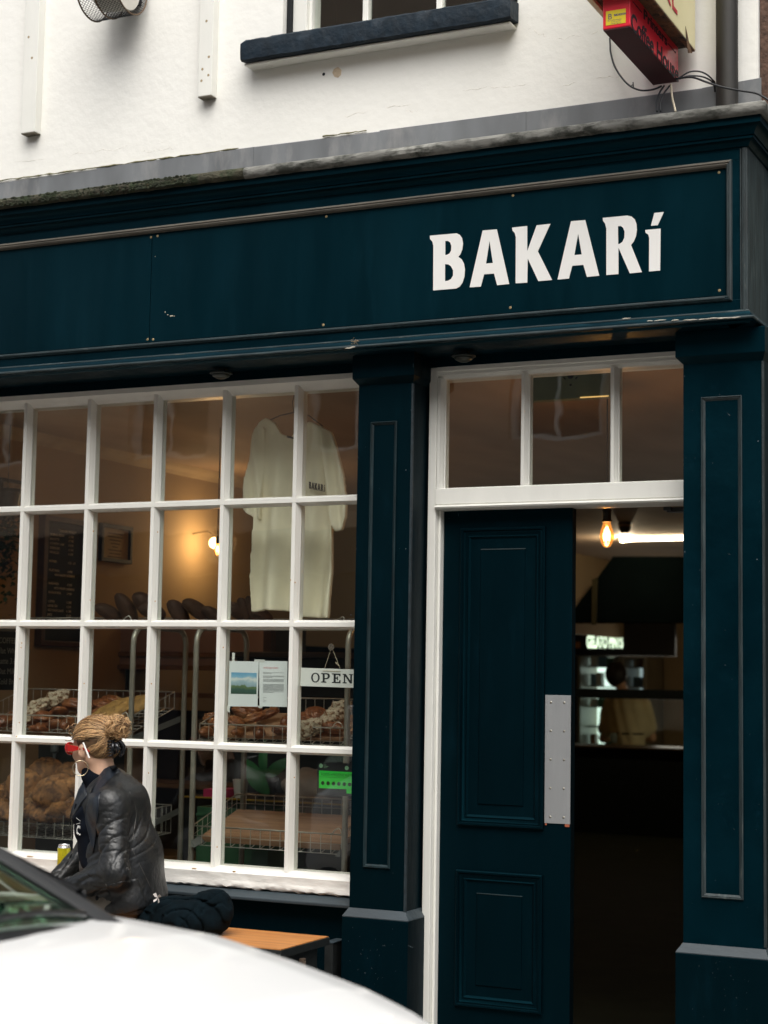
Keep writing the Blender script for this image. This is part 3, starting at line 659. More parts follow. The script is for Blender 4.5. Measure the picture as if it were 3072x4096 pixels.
# ---- lamps
M_BULB = mat('glowing_bulb', (1, .7, .35), .3, emis=(1, .62, .25), estr=9)
M_FIL = mat('glowing_filament', (1, .8, .5), .3, emis=(1, .72, .36), estr=22)
M_AMBER = glass('amber_bulb_glass', tint=(1.0, .66, .30), refl=1.2, glow=(1, .42, .10, .28))
def lamp_light(name, loc, e, col=(1, .62, .30), r=.04, parent=None):
    l = bpy.data.lights.new(name, 'POINT'); l.energy = e; l.color = col; l.shadow_soft_size = r
    o = bpy.data.objects.new(name, l); S.collection.objects.link(o); o.location = loc
    if parent is not None: o.parent = parent; o.matrix_parent_inverse = Matrix.Translation(-Vector(parent.location))
    return o
def edison(c, s, label, ztop, e):
    t = thing('pendant_bulb', c, label, 'light bulb', 'filament bulbs hanging from the ceiling'); x, y, z = c
    prof = [(.006, .0), (.014, .003), (.024, .018), (.030, .04), (.031, .052), (.027, .072), (.020, .092), (.016, .105), (.014, .115)]
    obj('glass_bulb', MB().lathe((x, y, z), [(r*s, h*s) for r, h in prof], 24), M_AMBER, t, smooth=True)
    mb = MB()
    for k in range(6):
        a = k*math.pi/3; mb.tube([(x+.004*s*math.cos(a), y+.004*s*math.sin(a), z+.088*s), (x+.012*s*math.cos(a), y+.012*s*math.sin(a), z+.03*s), (x+.004*s*math.cos(a+.5), y+.004*s*math.sin(a+.5), z+.085*s)], .0016*s, 5)
    obj('filament', mb, M_FIL, t)
    obj('lamp_holder', MB().lathe((x, y, z), [(.014*s, .108*s), (.021*s, .110*s), (.022*s, .116*s), (.018*s, .120*s), (.019*s, .155*s), (.021*s, .158*s), (.019*s, .165*s), (.010*s, .172*s), (.006*s, .19*s), (.003*s, .2*s)], 20), M_BLACK, t, smooth='auto')
    obj('cord', MB().tube([(x, y, z+.19*s), (x, y, ztop)], .003, 8), M_BLACK, t)
    lamp_light('bulb_light', (x, y, z+.055*s), e, r=.02, parent=t); return t
c = at(2427, 2190, Y=.9); edison(c, 1.0, 'small glowing filament bulb hanging in the open doorway from a black holder', ZC, 3.5)
c = at(869, 2222, Y=1.45); edison(c, .55, 'small filament bulb on a thin cord behind the window bar beside the hanging shirt', ZC, 1.6)
p = at(866, 1752, Z=ZC-.01)
# wall lamp with a round globe
p = at(858, 2172, X=XW+.16); t = thing('wall_lamp', p, 'round glowing bulb on the ochre wall behind the fourth window bar', 'lamp')
obj('globe', MB().sphere(p, .034), M_BULB, t, smooth=True); obj('arm', MB().tube([(XW, p.y, p.z+.06), (p.x-.05, p.y, p.z+.075), (p.x, p.y, p.z+.035)], .003, 8), mat('dark_brass', (.10, .06, .025), .5), t, smooth=True)
lamp_light('globe_light', (p.x, p.y, p.z), 5, r=.12, parent=t)
# fluorescent tube + smoke detector
a = at(2482, 2156, Y=8.4); zt = a.z
t = thing('tube_light', (a.x, 8.4, zt), 'long white fluorescent tube glowing on the ceiling deep inside the doorway', 'ceiling light')
tb = MB().tube([(a.x, 8.4, zt), (a.x+1.2, 8.4, zt)], .022, 12); obj('tube', tb, mat('tube_glow', (1, .95, .8), .3, emis=(1, .90, .66), estr=7), t, smooth='auto')
obj('batten_housing', MB().box(a.x-.02, a.x+1.22, 8.43, 8.50, zt-.01, ZC-.001), mat('cream_metal', (.6, .55, .45), .5), t, bevel=.004)
lamp_light('tube_glow_light', (a.x+.04, 8.4, zt-.03), 22, (1, .82, .55), .012, t)
l = bpy.data.lights.new('tube_uplight', 'AREA'); l.shape = 'RECTANGLE'; l.size = 1.1; l.size_y = .04; l.energy = 3.0; l.color = (1, .80, .50)
o = bpy.data.objects.new('tube_uplight', l); S.collection.objects.link(o); o.location = (a.x+.6, 8.34, zt-.01); o.rotation_euler = (math.radians(-125), 0, 0); o.parent = t; o.matrix_parent_inverse = Matrix.Translation(-Vector(t.location))
p = at(2500, 2090, Y=7.0)
t = thing('smoke_detector', (p.x, 7.0, ZC-.1), 'dark round detector on the warm lit ceiling beside the tube light', 'smoke detector')
obj('housing', MB().lathe((p.x, 7.0, ZC-.001), [(.055, 0), (.056, -.02), (.050, -.03), (.050, -.055), (.030, -.085), (.004, -.09)], 20), mat('dark_plastic_dome', (.03, .025, .02), .3), t, smooth='auto')
obj('led_ring', MB().lathe((p.x, 7.0, ZC-.025), [(.0565, 0), (.0575, -.004), (.0565, -.008)], 20), mat('warm_ring', (.4, .2, .08), .4), t)
# ---- back counter, worker, sign, freezers
M_CNT = mat('dark_counter', (.003, .005, .005), .8, spec=.1); M_GLOW = mat('freezer_interior', (.55, .66, .60), .5, emis=(.62, .80, .70), estr=1.1)
t = thing('serving_counter', (.2, 9.3, GZ), 'dark serving counter with a black rail across the back of the shop', 'counter')
a, b = at(2200, 2984, Y=9.4), at(2830, 3000, Y=9.4)
obj('counter_body', MB().box(a.x-.3, 1.78, 9.35, 9.8, GZ+.06, a.z), M_CNT, t, bevel=.005)
obj('counter_top', MB().box(a.x-.32, 1.79, 9.3, 9.85, a.z+.001, a.z+.02), mat('brown_counter_top', (.03, .018, .008), .5), t, bevel=.004)
a, b = at(2280, 2752, Y=9.3), at(2280, 2790, Y=9.3)
obj('black_rail', MB().box(a.x-.3, 1.78, 9.28, 9.32, b.z, a.z), M_CNT, t, bevel=.004)
obj('glass_screen', MB().box(a.x-.3, 1.78, 9.298, 9.302, at(2280, 2982, Y=9.3).z+.02, b.z-.002), M_GLASS, t)
l = bpy.data.lights.new('freezer_light', 'AREA'); l.shape = 'RECTANGLE'; l.size = .9; l.size_y = 1.0; l.energy = 5; l.color = (1, .95, .80)
q = at(2420, 2700, Y=11.9); FL = bpy.data.objects.new('freezer_light', l); S.collection.objects.link(FL); FL.location = (q.x+.5, 11.85, 1.5); FL.rotation_euler = (math.radians(-84), 0, 0)
l = bpy.data.lights.new('worker_fill_light', 'AREA'); l.shape = 'RECTANGLE'; l.size = 1.2; l.size_y = .03; l.energy = 3.6; l.color = (1, .85, .55)  # added fill lamp with no fitting of its own, brightens the worker
CL = bpy.data.objects.new('worker_fill_light', l); S.collection.objects.link(CL); CL.location = (0, 9.36, 1.36); CL.rotation_euler = (math.radians(70), 0, 0)
t = thing('tip_jar', at(2455, 2980, Y=9.5), 'small glass jar standing on the dark serving counter', 'jar')
q = at(2455, 2980, Y=9.5); obj('jar', MB().lathe(q, [(.03, .02), (.035, .03), (.035, .09), (.025, .1), (.026, .115)], 16), mat('pale_glass', (.3, .35, .33), .1, trans=.5), t, smooth='auto')
# freezer cabinets (upright, lit)
for i, (x0, x1, y0, y1, lab) in enumerate([(2328, 2478, 2625, 2985, 'lit white freezer cabinet under the gelato sign'), (2500, 2576, 2635, 2985, 'narrow grey glazed fridge to the right of the worker')]):
    a, b = at(x0, y0, Y=12), at(x1, y1, Y=12)
    t = thing('freezer', ((a.x+b.x)/2, 12.2, GZ), lab, 'freezer')
    mb = MB(); mb.box(a.x-.04, a.x, 11.95, 12.6, GZ+.06, a.z); mb.box(b.x, b.x+.04, 11.95, 12.6, GZ+.06, a.z); mb.box(a.x-.04, b.x+.04, 11.95, 12.6, a.z, a.z+.07); mb.box(a.x-.04, b.x+.04, 12.55, 12.6, GZ+.06, a.z-.001)
    obj('cabinet', mb, mat('freezer_case', (.25, .22, .16), .4), t, bevel=.005)
    gm = M_GLOW if i == 0 else mat('dim_fridge_interior', (.3, .36, .36), .5, emis=(.45, .6, .6), estr=.35)
    obj('lit_interior', MB().box(a.x+.01, b.x-.01, 12.5, 12.54, GZ+.07, a.z-.02), gm, t)
    mb = MB()
    for k in range(7): mb.box(a.x+.005, b.x-.005, 12.15, 12.5, GZ+.3+k*.22, GZ+.315+k*.22)
    obj('shelf', mb, mat('wire_shelf', (.3, .33, .33), .4), t)
    mb = MB(); random.seed(40+i)
    for k in range(7):
        x = a.x+.03
        while x < b.x-.07:
            h = random.uniform(.07, .15); wd = random.uniform(.05, .09)
            if random.random() < .8: mb.box(x, min(x+wd, b.x-.01), 12.2, 12.3, GZ+.316+k*.22, GZ+.316+k*.22+h, mi=random.randint(0, 3))
            x += wd+.01
    obj('ice_cream_tubs', mb, [mat('tub_white', (.6, .62, .58), .5), mat('tub_green', (.12, .3, .2), .5), mat('tub_brown', (.3, .16, .08), .5), mat('tub_blue', (.15, .28, .4), .5)], t)
a, b = at(2230, 2500, Y=11.6), at(2700, 2625, Y=11.6)
t = thing('gelato_sign', ((a.x+b.x)/2, 11.6, b.z), 'black sign board with glowing white GELATO PINTS lettering above the freezer', 'sign')
obj('board', MB().box(a.x, b.x, 11.6, 11.66, b.z, a.z+.1), M_INK, t, bevel=.003)
p0 = at(2346, 2590, Y=11.59); p1 = at(2491, 2600, Y=11.59)
mb = MB(); put_text(mb, 'GELATO PINTS', (p0.x, 11.595, p0.z), (1, 0, 0), (0, 0, 1), .12, .004, bold=.004, width=p1.x-p0.x, height=(2590-2534)/6882*17.2)
obj('lettering', mb, mat('lit_lettering', (.9, 1, .8), .5, emis=(.80, 1, .72), estr=1.1), t)
obj('orange_note', MB().box(at(2302, 2570, Y=11.6).x, at(2322, 2570, Y=11.6).x, 11.58, 11.592, at(2300, 2592, Y=11.6).z, at(2300, 2568, Y=11.6).z), mat('orange_card', (.5, .2, .06), .6), t)
# worker behind the counter (seen from behind)
wx, wy = at(2468, 2700, Y=10.2).x, 10.2
hz = at(2468, 2702, Y=10.2).z
t = thing('person', (wx+.1, wy, GZ), 'worker with dark hair and a pale yellow top bending behind the serving counter', 'person')
def fworker(P):
    head = sd_ell(P, (wx, wy, hz+.0), (.085, .10, .115)); neck = sd_cone(P, (wx+.03, wy, hz-.08), (wx+.09, wy, hz-.2), .05, .06)
    d = smin(head, neck, .03)
    tor = sd_cone(P, (wx+.10, wy, hz-.34), (wx+.12, wy, hz-.75), .165, .14); d = smin(d, tor, .06)
    for s, e in ((-1, (wx-.17, wy+.1, hz-.62)), (1, (wx+.32, wy+.12, hz-.60))):
        sh = (wx+.1+s*.17, wy, hz-.30); d = smin(d, sd_cone(P, sh, e, .052, .042), .04)
        hd = (wx+.02+s*.10, wy+.32, hz-.62); d = smin(d, sd_cone(P, e, hd, .04, .028), .02)
        for q in range(4): d = smin(d, sd_cone(P, hd, (hd[0]+(q-1.5)*.018, hd[1]+.07, hd[2]-.02), .012, .008), .008)
        d = smin(d, sd_cone(P, hd, (hd[0]-s*.04, hd[1]+.03, hd[2]), .012, .009), .008)
        leg = sd_cone(P, (wx+.12+s*.08, wy, hz-.8), (wx+.12+s*.09, wy, GZ+.1), .085, .05); d = smin(d, leg, .03)
    return d
M_SKIN = mat('skin', (.56, .34, .23), .5, var=.06, scale=30, bump=.05, bscale=200, sss=.12)
sculpt('body', fworker, (wx-.45, wy-.3, GZ+.03), (wx+.6, wy+.5, hz+.2), .016, M_SKIN, t)
sculpt('hair', lambda P: np.maximum(sd_ell(P, (wx-.005, wy-.015, hz+.015), (.105, .118, .125))+.004*noise3(P, 60), P[..., 1]-(wy+.07)), (wx-.2, wy-.2, hz-.2), (wx+.2, wy+.2, hz+.2), .008, mat('near_black_hair', (.012, .009, .008), .6), t)
def ftop(P):
    d = sd_cone(P, (wx+.10, wy, hz-.33), (wx+.12, wy, hz-.80), .185, .165)
    for s, e in ((-1, (wx-.13, wy+.07, hz-.52)), (1, (wx+.29, wy+.09, hz-.50))): d = smin(d, sd_cone(P, (wx+.1+s*.17, wy, hz-.29), e, .075, .085), .05)
    return np.maximum(d+.006*np.sin(P[..., 0]*60+P[..., 2]*14), P[..., 2]-(hz-.20))
sculpt('pale_yellow_top', ftop, (wx-.35, wy-.3, hz-1.1), (wx+.55, wy+.35, hz-.1), .012, mat('pale_yellow_cotton', (.66, .58, .38), .85), t)
sculpt('apron_string', lambda P: np.abs(sd_cone(P, (wx+.10, wy, hz-.33), (wx+.12, wy, hz-.80), .186, .166))-.004+np.maximum(0, np.abs(P[..., 2]-(hz-.56))-.008)*1.0, (wx-.35, wy-.3, hz-.7), (wx+.55, wy+.35, hz-.4), .007, M_INK, t)
# customer-side dark figure shape: coat rack with coat on the left of the counter
# ---- chalkboard, picture on the left wall
def wallrect(x0, y0, x1, y1):  # px corners on the left wall -> y0..y1, z0..z1
    a, b = at(x0, y0, X=XW), at(x1, y1, X=XW); return a.y, b.y, b.z, a.z
a = at(162, 2068, X=XW); b = at(345, 2095, X=XW); zb = at(130, 2560, X=XW).z
t = thing('menu_board', (XW+.02, (a.y+b.y)/2, zb), 'tall black menu board with chalk lettering and prices on the left wall', 'chalkboard')
obj('slate', MB().box(XW+.012, XW+.03, a.y+.02, b.y, zb, a.z-.02), mat('blackboard', (.004, .006, .007), .8, var=.3, scale=10), t)
fr = MB(); fr.box(XW+.001, XW+.045, a.y-.015, a.y+.019, zb-.03, a.z+.01); fr.box(XW+.001, XW+.045, b.y+.001, b.y+.03, zb-.03, a.z+.01); fr.box(XW+.001, XW+.044, a.y+.02, b.y, a.z-.019, a.z+.01); fr.box(XW+.001, XW+.044, a.y+.02, b.y, zb-.03, zb-.001)
obj('frame', fr, mat('walnut', (.07, .03, .015), .5, var=.3, scale=20), t, bevel=.003)
mb = MB(); H = a.z-zb; W_ = b.y-a.y
lines = [('* BAKARI MENU *', ''), ('NORMAL BREAD', '£ 4.00'), ('BAGUETTE', '£ 1.90'), ('COUNTRY LOAF', '£ 4.50'), ('SEEDED RYE', '£ 5.00'), ('FOCACCIA', '£ 3.50'), ('', ''), ('PASTRIES', '£ 2.5 - 3.7'), ('', ''), ('FILLED ROLL', '£ 4.50'), ('  WITH PASTRY & COFFEE', '£ 7.00'), ('', ''), ('SANDWICH', '£ 5.50'), ('  WITH PASTRY & COFFEE', '£ 8.00'), ('SAUSAGE ROLL', '£ 4.00'), ('', ''), ('COFFEE', '£ 3.00'), ('LOOSE TEA', '£ 2.50'), ('HOT CHOCOLATE', '£ 3.80'), ('JUICE', '£ 2.50'), ('LEMONADE', '£ 2.80'), ('WATER', '£ 1.50')]
dz = H*.80/len(lines); z = a.z-.07
for i, (l, pr) in enumerate(lines):
    sz = dz*.70*(1.25 if i == 0 else 1)
    if l: put_text(mb, l.strip(), (XW+.031, a.y+(.05 if i else .12)+(.05 if l.startswith(' ') else 0), z), (0, 1, 0), (0, 0, 1), sz, .0008)
    if pr: put_text(mb, pr, (XW+.031, b.y-.20, z), (0, 1, 0), (0, 0, 1), sz, .0008)
    z -= dz
obj('chalk_lettering', mb, mat('chalk', (.85, .80, .68), .9), t)
a = at(394, 2091, X=XW); b = at(512, 2258, X=XW)
t = thing('framed_certificate', (XW+.02, (a.y+b.y)/2, b.z), 'framed certificate hanging on the ochre wall right of the menu board', 'picture frame')
mb = MB(); q = .022; mb.box(XW+.001, XW+.03, a.y, b.y, a.z-q, a.z); mb.box(XW+.001, XW+.03, a.y, b.y, b.z, b.z+q); mb.box(XW+.001, XW+.029, a.y, a.y+q, b.z+q, a.z-q); mb.box(XW+.001, XW+.029, b.y-q, b.y, b.z+q, a.z-q)
obj('frame', mb, M_INK, t, bevel=.002)
obj('paper', MB().box(XW+.004, XW+.012, a.y+q, b.y-q, b.z+q, a.z-q), mat('yellowed_paper', (.45, .36, .22), .8), t)
mb = MB(); random.seed(6)
for i in range(9): w_ = random.uniform(.03, .085); zc_ = a.z-.05-i*.019; mb.box(XW+.0121, XW+.0126, (a.y+b.y)/2-w_, (a.y+b.y)/2+w_, zc_-.004, zc_+.003)
obj('print_lines', mb, mat('brown_ink', (.10, .07, .04), .8), t)
# small framed print far left, second low menu board, hanging plant
a = at(40, 1918, X=XW); b = at(84, 2010, X=XW)
t = thing('small_framed_print', (XW+.02, (a.y+b.y)/2, b.z), 'small framed print on the wall at the far left edge of the window', 'picture frame')
obj('frame', MB().box(XW+.001, XW+.02, a.y-.1, b.y, b.z, a.z), M_INK, t, bevel=.002); obj('print', MB().box(XW+.0205, XW+.022, a.y-.08, b.y-.02, b.z+.02, a.z-.02), mat('grey_print', (.3, .26, .2), .8, var=.6, scale=12), t)
a, b = at(-60, 2520, X=XW+.3), at(55, 2760, X=XW+.3)
t = thing('low_menu_board', (XW+.32, (a.y+b.y)/2, b.z), 'low black drinks board with chalk writing at the left edge behind the window', 'chalkboard')
obj('slate', MB().box(XW+.3, XW+.32, a.y, b.y, b.z, a.z), MATS['blackboard'], t)
mb = MB()
for i, l in enumerate(['COFFEE', 'Flat White 3.20', 'Latte 3.40', 'Oat Milk +50', 'Cold Brew']): put_text(mb, l, (XW+.321, a.y+.08, a.z-.06-i*.05), (0, 1, 0), (0, 0, 1), .04, .0008)
obj('chalk_lettering', mb, mat('dim_chalk', (.20, .19, .16), .9), t)
p = at(28, 2050, Y=1.0); t = thing('hanging_plant', (p.x, 1.0, p.z-.5), 'dark green trailing plant hanging at the left edge behind the window', 'plant')
random.seed(5); mb = MB()
for i in range(420):
    z = p.z-abs(random.gauss(0, .22))-.0; c = Vector((p.x+random.gauss(0, .035), 1.0+random.gauss(0, .04), z)); d = Vector((random.uniform(-1, 1), random.uniform(-1, 1), random.uniform(-1, .3))).normalized()*.035; s_ = d.cross(Vector((0, 0, 1))).normalized()*.014
    mb.add([c, c+d*.5+s_, c+d, c+d*.5-s_], [(0, 1, 2, 3)])
obj('leaves', mb, mat('dark_leaf', (.012, .06, .022), .5, var=.4), t); obj('pot', MB().lathe((p.x, 1.0, p.z), [(.05, 0), (.07, .1), (.075, .1), (.075, .12)], 16), M_BLACK, t, smooth='auto')
obj('hanging_cord', MB().tube([(p.x, 1.0, p.z+.12), (p.x, 1.0, ZC)], .002, 5), M_BLACK, t)
# ---- T-shirt
YS = .24
def PX(l): return [(lambda q: (q.x, q.z))(at(x, y, Y=YS)) for x, y in l]
def sd_poly(x, z, P):
    P = np.array(P); n = len(P); d = np.full(x.shape, 1e9); s = np.ones(x.shape)
    for i in range(n):
        a, b = P[i], P[i-1]; ex, ez = b-a; wx_, wz_ = x-a[0], z-a[1]
        t = np.clip((wx_*ex+wz_*ez)/(ex*ex+ez*ez), 0, 1); d = np.minimum(d, (wx_-ex*t)**2+(wz_-ez*t)**2)
        c1 = z >= a[1]; c2 = z < b[1]; c3 = ex*wz_ > ez*wx_
        s = np.where((c1 & c2 & c3) | (~c1 & ~c2 & ~c3), -s, s)
    return s*np.sqrt(d)
body = PX([(1068, 1672), (1042, 1692), (1032, 1760), (1022, 2090), (1008, 2300), (1004, 2448), (1060, 2440), (1150, 2446), (1220, 2470), (1328, 2474), (1340, 2300), (1322, 2090), (1318, 1760), (1296, 1708), (1240, 1685), (1200, 1705), (1165, 1752), (1130, 1735), (1100, 1690)])
slL = PX([(1042, 1692), (1030, 1720), (1008, 1800), (985, 1960), (978, 2040), (1018, 2068), (1050, 2080), (1062, 1900), (1070, 1720)])
slR = PX([(1296, 1708), (1330, 1730), (1358, 1790), (1385, 1900), (1397, 2010), (1395, 2072), (1372, 2120), (1352, 2130), (1330, 2085), (1310, 1900), (1290, 1730)])
def fshirt(P):
    x, y, z = P[..., 0], P[..., 1], P[..., 2]
    zt, zb_ = 2.6, 1.78; u = np.clip((zt-z)/(zt-zb_), 0, 1)
    fold = (.007+.020*u)*np.sin((x+.06*u)*48+2.0*noise3(P*np.array([1, 1, .25]), 5))+.008*noise3(P*np.array([1, 1, .5]), 12)
    fs = .010*np.sin(x*95+z*14)
    b = np.maximum(sd_poly(x, z, body), np.abs(y-YS-fold)-.012)
    l = np.maximum(sd_poly(x, z, slL), np.abs(y-YS+.014-fs)-.012); r = np.maximum(sd_poly(x, z, slR), np.abs(y-YS+.014-fs)-.012)
    return np.minimum(np.minimum(b, l), r)
p = at(1170, 1640, Y=YS)
t = thing('t_shirt', (p.x, YS, 1.78), 'cream t-shirt on a wire hanger hung inside the shop window', 't-shirt')
sculpt('shirt', fshirt, (-.43, YS-.08, 1.74), (.16, YS+.08, 2.66), .0045, mat('cream_cotton', (.92, .85, .66), .9, var=.04, scale=12, bump=.45, bscale=16), t, smooth_it=2)
mb = MB(); h0 = at(1165, 1600, Y=YS)
mb.tube([at(1060, 1690, Y=YS), at(1120, 1662, Y=YS), at(1175, 1650, Y=YS), at(1235, 1662, Y=YS), at(1290, 1705, Y=YS)], .0025, 6); mb.tube([at(1175, 1650, Y=YS), at(1170, 1610, Y=YS), at(1182, 1560, Y=YS), (at(1182, 1560, Y=YS).x, YS, ZC)], .0018, 6)
obj('hanger', mb, M_BLACK, t)
mb = MB()
for c in Bk: put_shapes(mb, c, lambda x, y: (lambda u, v: at(1235+64*u, 1925+15*u+27*v, Y=YS-.045))((x-232)/988, (y-(352-.0885*(x-232)))/231), (0, .002, 0))
obj('chest_lettering', mb, M_INK, t)
obj('neck_label', MB().poly([at(x, y, Y=YS-.02) for x, y in [(1148, 1742), (1172, 1748), (1172, 1756), (1148, 1750)]], (0, .004, 0)), M_INK, t)
# ---- window papers, OPEN sign, hygiene sticker (all on the inside of the glass)
YG = .0405
M_PAPER = mat('white_paper', (.80, .84, .85), .7, var=.01)
t = thing('landscape_poster', at(975, 2820, Y=YG), 'white sheet with a printed photo of a green valley taped in the window', 'poster')
mb = MB(); mb.poly([at(x, y, Y=YG) for x, y in [(918, 2644), (1035, 2646), (1030, 2827), (912, 2825)]], (0, .0006, 0)); obj('paper', mb, M_PAPER, t)
mp_ = mat('valley_print', (.2, .4, .6), .5)
if True:
    T = mp_.node_tree; bs = T.nodes['Principled BSDF']; tc = T.nodes.new('ShaderNodeTexCoord'); sp = T.nodes.new('ShaderNodeSeparateXYZ'); T.links.new(tc.outputs['Object'], sp.inputs[0])
    nz = T.nodes.new('ShaderNodeTexNoise'); nz.inputs['Scale'].default_value = 38; nz.inputs['Detail'].default_value = 6; T.links.new(tc.outputs['Object'], nz.inputs[0])
    ad = T.nodes.new('ShaderNodeMath'); ad.operation = 'MULTIPLY_ADD'; T.links.new(nz.outputs[0], ad.inputs[0]); ad.inputs[1].default_value = .03; T.links.new(sp.outputs[2], ad.inputs[2])
    za = at(975, 2775, Y=YG).z; zb_ = at(975, 2690, Y=YG).z; base = 0
    mr = T.nodes.new('ShaderNodeMapRange'); mr.inputs[1].default_value = za-base+.015; mr.inputs[2].default_value = zb_-base+.015; T.links.new(ad.outputs[0], mr.inputs[0])
    rp = T.nodes.new('ShaderNodeValToRGB'); T.links.new(mr.outputs[0], rp.inputs[0]); e = rp.color_ramp.elements; e[0].position = 0; e[0].color = (.04, .09, .06, 1); e[1].position = 1; e[1].color = (.16, .40, .62, 1)
    for q, c in [(.2, (.05, .11, .09, 1)), (.36, (.13, .2, .08, 1)), (.40, (.30, .42, .48, 1)), (.55, (.40, .55, .62, 1)), (.68, (.75, .80, .76, 1)), (.8, (.25, .50, .68, 1))]: x = e.new(q); x.color = c
    T.links.new(rp.outputs[0], bs.inputs['Base Color'])
o = obj('valley_photo', MB().poly([at(x, y, Y=YG-.0004) for x, y in [(925, 2689), (1027, 2692), (1026, 2777), (923, 2775)]], (0, .0003, 0)), mp_, t)
mb = MB()
for x, y in [(934, 2620), (914, 2832)]: mb.poly([at(x-5, y-10, Y=YG+.0002), at(x+6, y-8, Y=YG+.0002), at(x+4, y+26-(8 if y > 2800 else 0), Y=YG+.0002), at(x-6, y+24-(12 if y > 2800 else 0), Y=YG+.0002)], (0, .0004, 0))
obj('tape', mb, mat('masking_tape', (.72, .73, .70), .7), t)
t = thing('text_poster', at(1090, 2828, Y=YG), 'white sheet of small print with a red heading taped beside the landscape poster', 'poster')
obj('paper', MB().poly([at(x, y, Y=YG+.0009) for x, y in [(1036, 2643), (1150, 2645), (1148, 2828), (1038, 2825)]], (0, .0006, 0)), M_PAPER, t)
mb = MB(); o0 = at(1054, 2674, Y=YG+.0005); o1 = at(1112, 2674, Y=YG+.0005); put_text(mb, 'LITTLE DID I KNOW', (o0.x, YG+.0005, o0.z), (1, 0, 0), (0, 0, 1), .008, .0003, width=o1.x-o0.x); obj('red_heading', mb, mat('red_ink', (.65, .03, .08), .6), t)
mb = MB(); random.seed(2)
for y, n_ in [(2690, 2), (2703, 3), (2716, 4), (2736, 9), (2766, 2), (2790, 1), (2796, 1), (2802, 1), (2807, 1)]:
    for k in range(n_):
        x0_, x1_ = 1052, (1136 if n_ > 1 else random.uniform(1080, 1105)); q = at(x0_, y+k*3.2, Y=YG+.0005); r_ = at(x1_ if k < n_-1 else x1_-random.uniform(0, 50), y+k*3.2, Y=YG+.0005)
        mb.box(q.x, r_.x, YG+.0003, YG+.0006, q.z-.0006, q.z+.0005)
obj('print_lines', mb, mat('grey_ink', (.30, .32, .33), .6), t)
mb = MB(); mb.poly([at(x, y, Y=YG+.0002) for x, y in [(1018, 2637), (1060, 2639), (1059, 2650), (1017, 2648)]], (0, .0004, 0)); mb.poly([at(x, y, Y=YG+.0002) for x, y in [(1030, 2822), (1055, 2824), (1044, 2833), (1034, 2831)]], (0, .0004, 0)); obj('tape', mb, MATS['masking_tape'], t)
# OPEN sign
t = thing('open_sign', at(1300, 2744, Y=.046), 'white OPEN sign hanging from a suction cup inside the window by the pilaster', 'sign')
Yo = .0445
obj('board', MB().poly([at(x, y, Y=Yo) for x, y in [(1203, 2671), (1478, 2680), (1475, 2754), (1201, 2744)]], (0, .003, 0)), mat('white_board', (.84, .84, .82), .5, var=.02), t, bevel=.0006)
k = .2411
zz = lambda x, y: at(1100+x*k, 2500+y*k, Y=Yo-.0002)
O = [[(x, y) for x, y in arc(671, 872, 71, 81, 0, 345, 23)], [(x, y) for x, y in arc(671, 872, 44, 66, 0, 345, 23)]]
Pp = [[(768, 797), (870, 799), (896, 810), (910, 830), (912, 852), (902, 876), (882, 892), (860, 897), (825, 897), (825, 937), (852, 939), (852, 955), (765, 953), (765, 938), (792, 936), (792, 815), (768, 812)], [(825, 816), (858, 817), (872, 826), (878, 843), (876, 862), (864, 876), (850, 880), (825, 879)]]
Ee = [[(945, 802), (1087, 808), (1087, 850), (1068, 850), (1062, 829), (1008, 826), (1008, 871), (1028, 872), (1030, 853), (1045, 854), (1045, 915), (1030, 915), (1028, 891), (1008, 890), (1008, 942), (1063, 944), (1070, 915), (1088, 916), (1088, 963), (945, 960), (945, 945), (973, 943), (973, 820), (945, 817)]]
Nn = [[(1125, 810), (1176, 812), (1250, 925), (1250, 830), (1227, 828), (1227, 814), (1297, 817), (1297, 831), (1277, 830), (1277, 970), (1245, 968), (1165, 848), (1165, 950), (1190, 952), (1190, 967), (1122, 965), (1122, 950), (1143, 949), (1143, 826), (1125, 824)]]
for c in (O, Pp, Ee, Nn): mb = MB(); put_shapes(mb, c, zz, (0, -.0008, 0)); obj('letter', mb, M_INK, t)
mb = MB(); sc = at(1327, 2588, Y=Yo+.001); mb.tube([sc, at(1299, 2671, Y=Yo)], .0011, 6); mb.tube([sc, at(1360, 2673, Y=Yo)], .0011, 6); mb.tube([at(1292, 2683, Y=Yo-.001), at(1363, 2686, Y=Yo-.001)], .0013, 6); mb.tube([at(1352, 2652, Y=Yo-.002), at(1346, 2655, Y=Yo-.004), at(1342, 2648, Y=Yo-.002), at(1350, 2658, Y=Yo-.002), at(1358, 2664, Y=Yo-.001)], .0022, 6)
obj('string', mb, mat('string', (.55, .47, .35), .9), t)
obj('suction_cup', MB().lathe((sc.x, .039, sc.z), [(.0135, 0), (.014, .001), (.010, .004), (.005, .006), (.005, .012), (.007, .013), (.004, .016), (.0001, .016)], 20, 'y'), mat('clear_rubber', (.5, .42, .36), .15, trans=.7), t, smooth='auto')
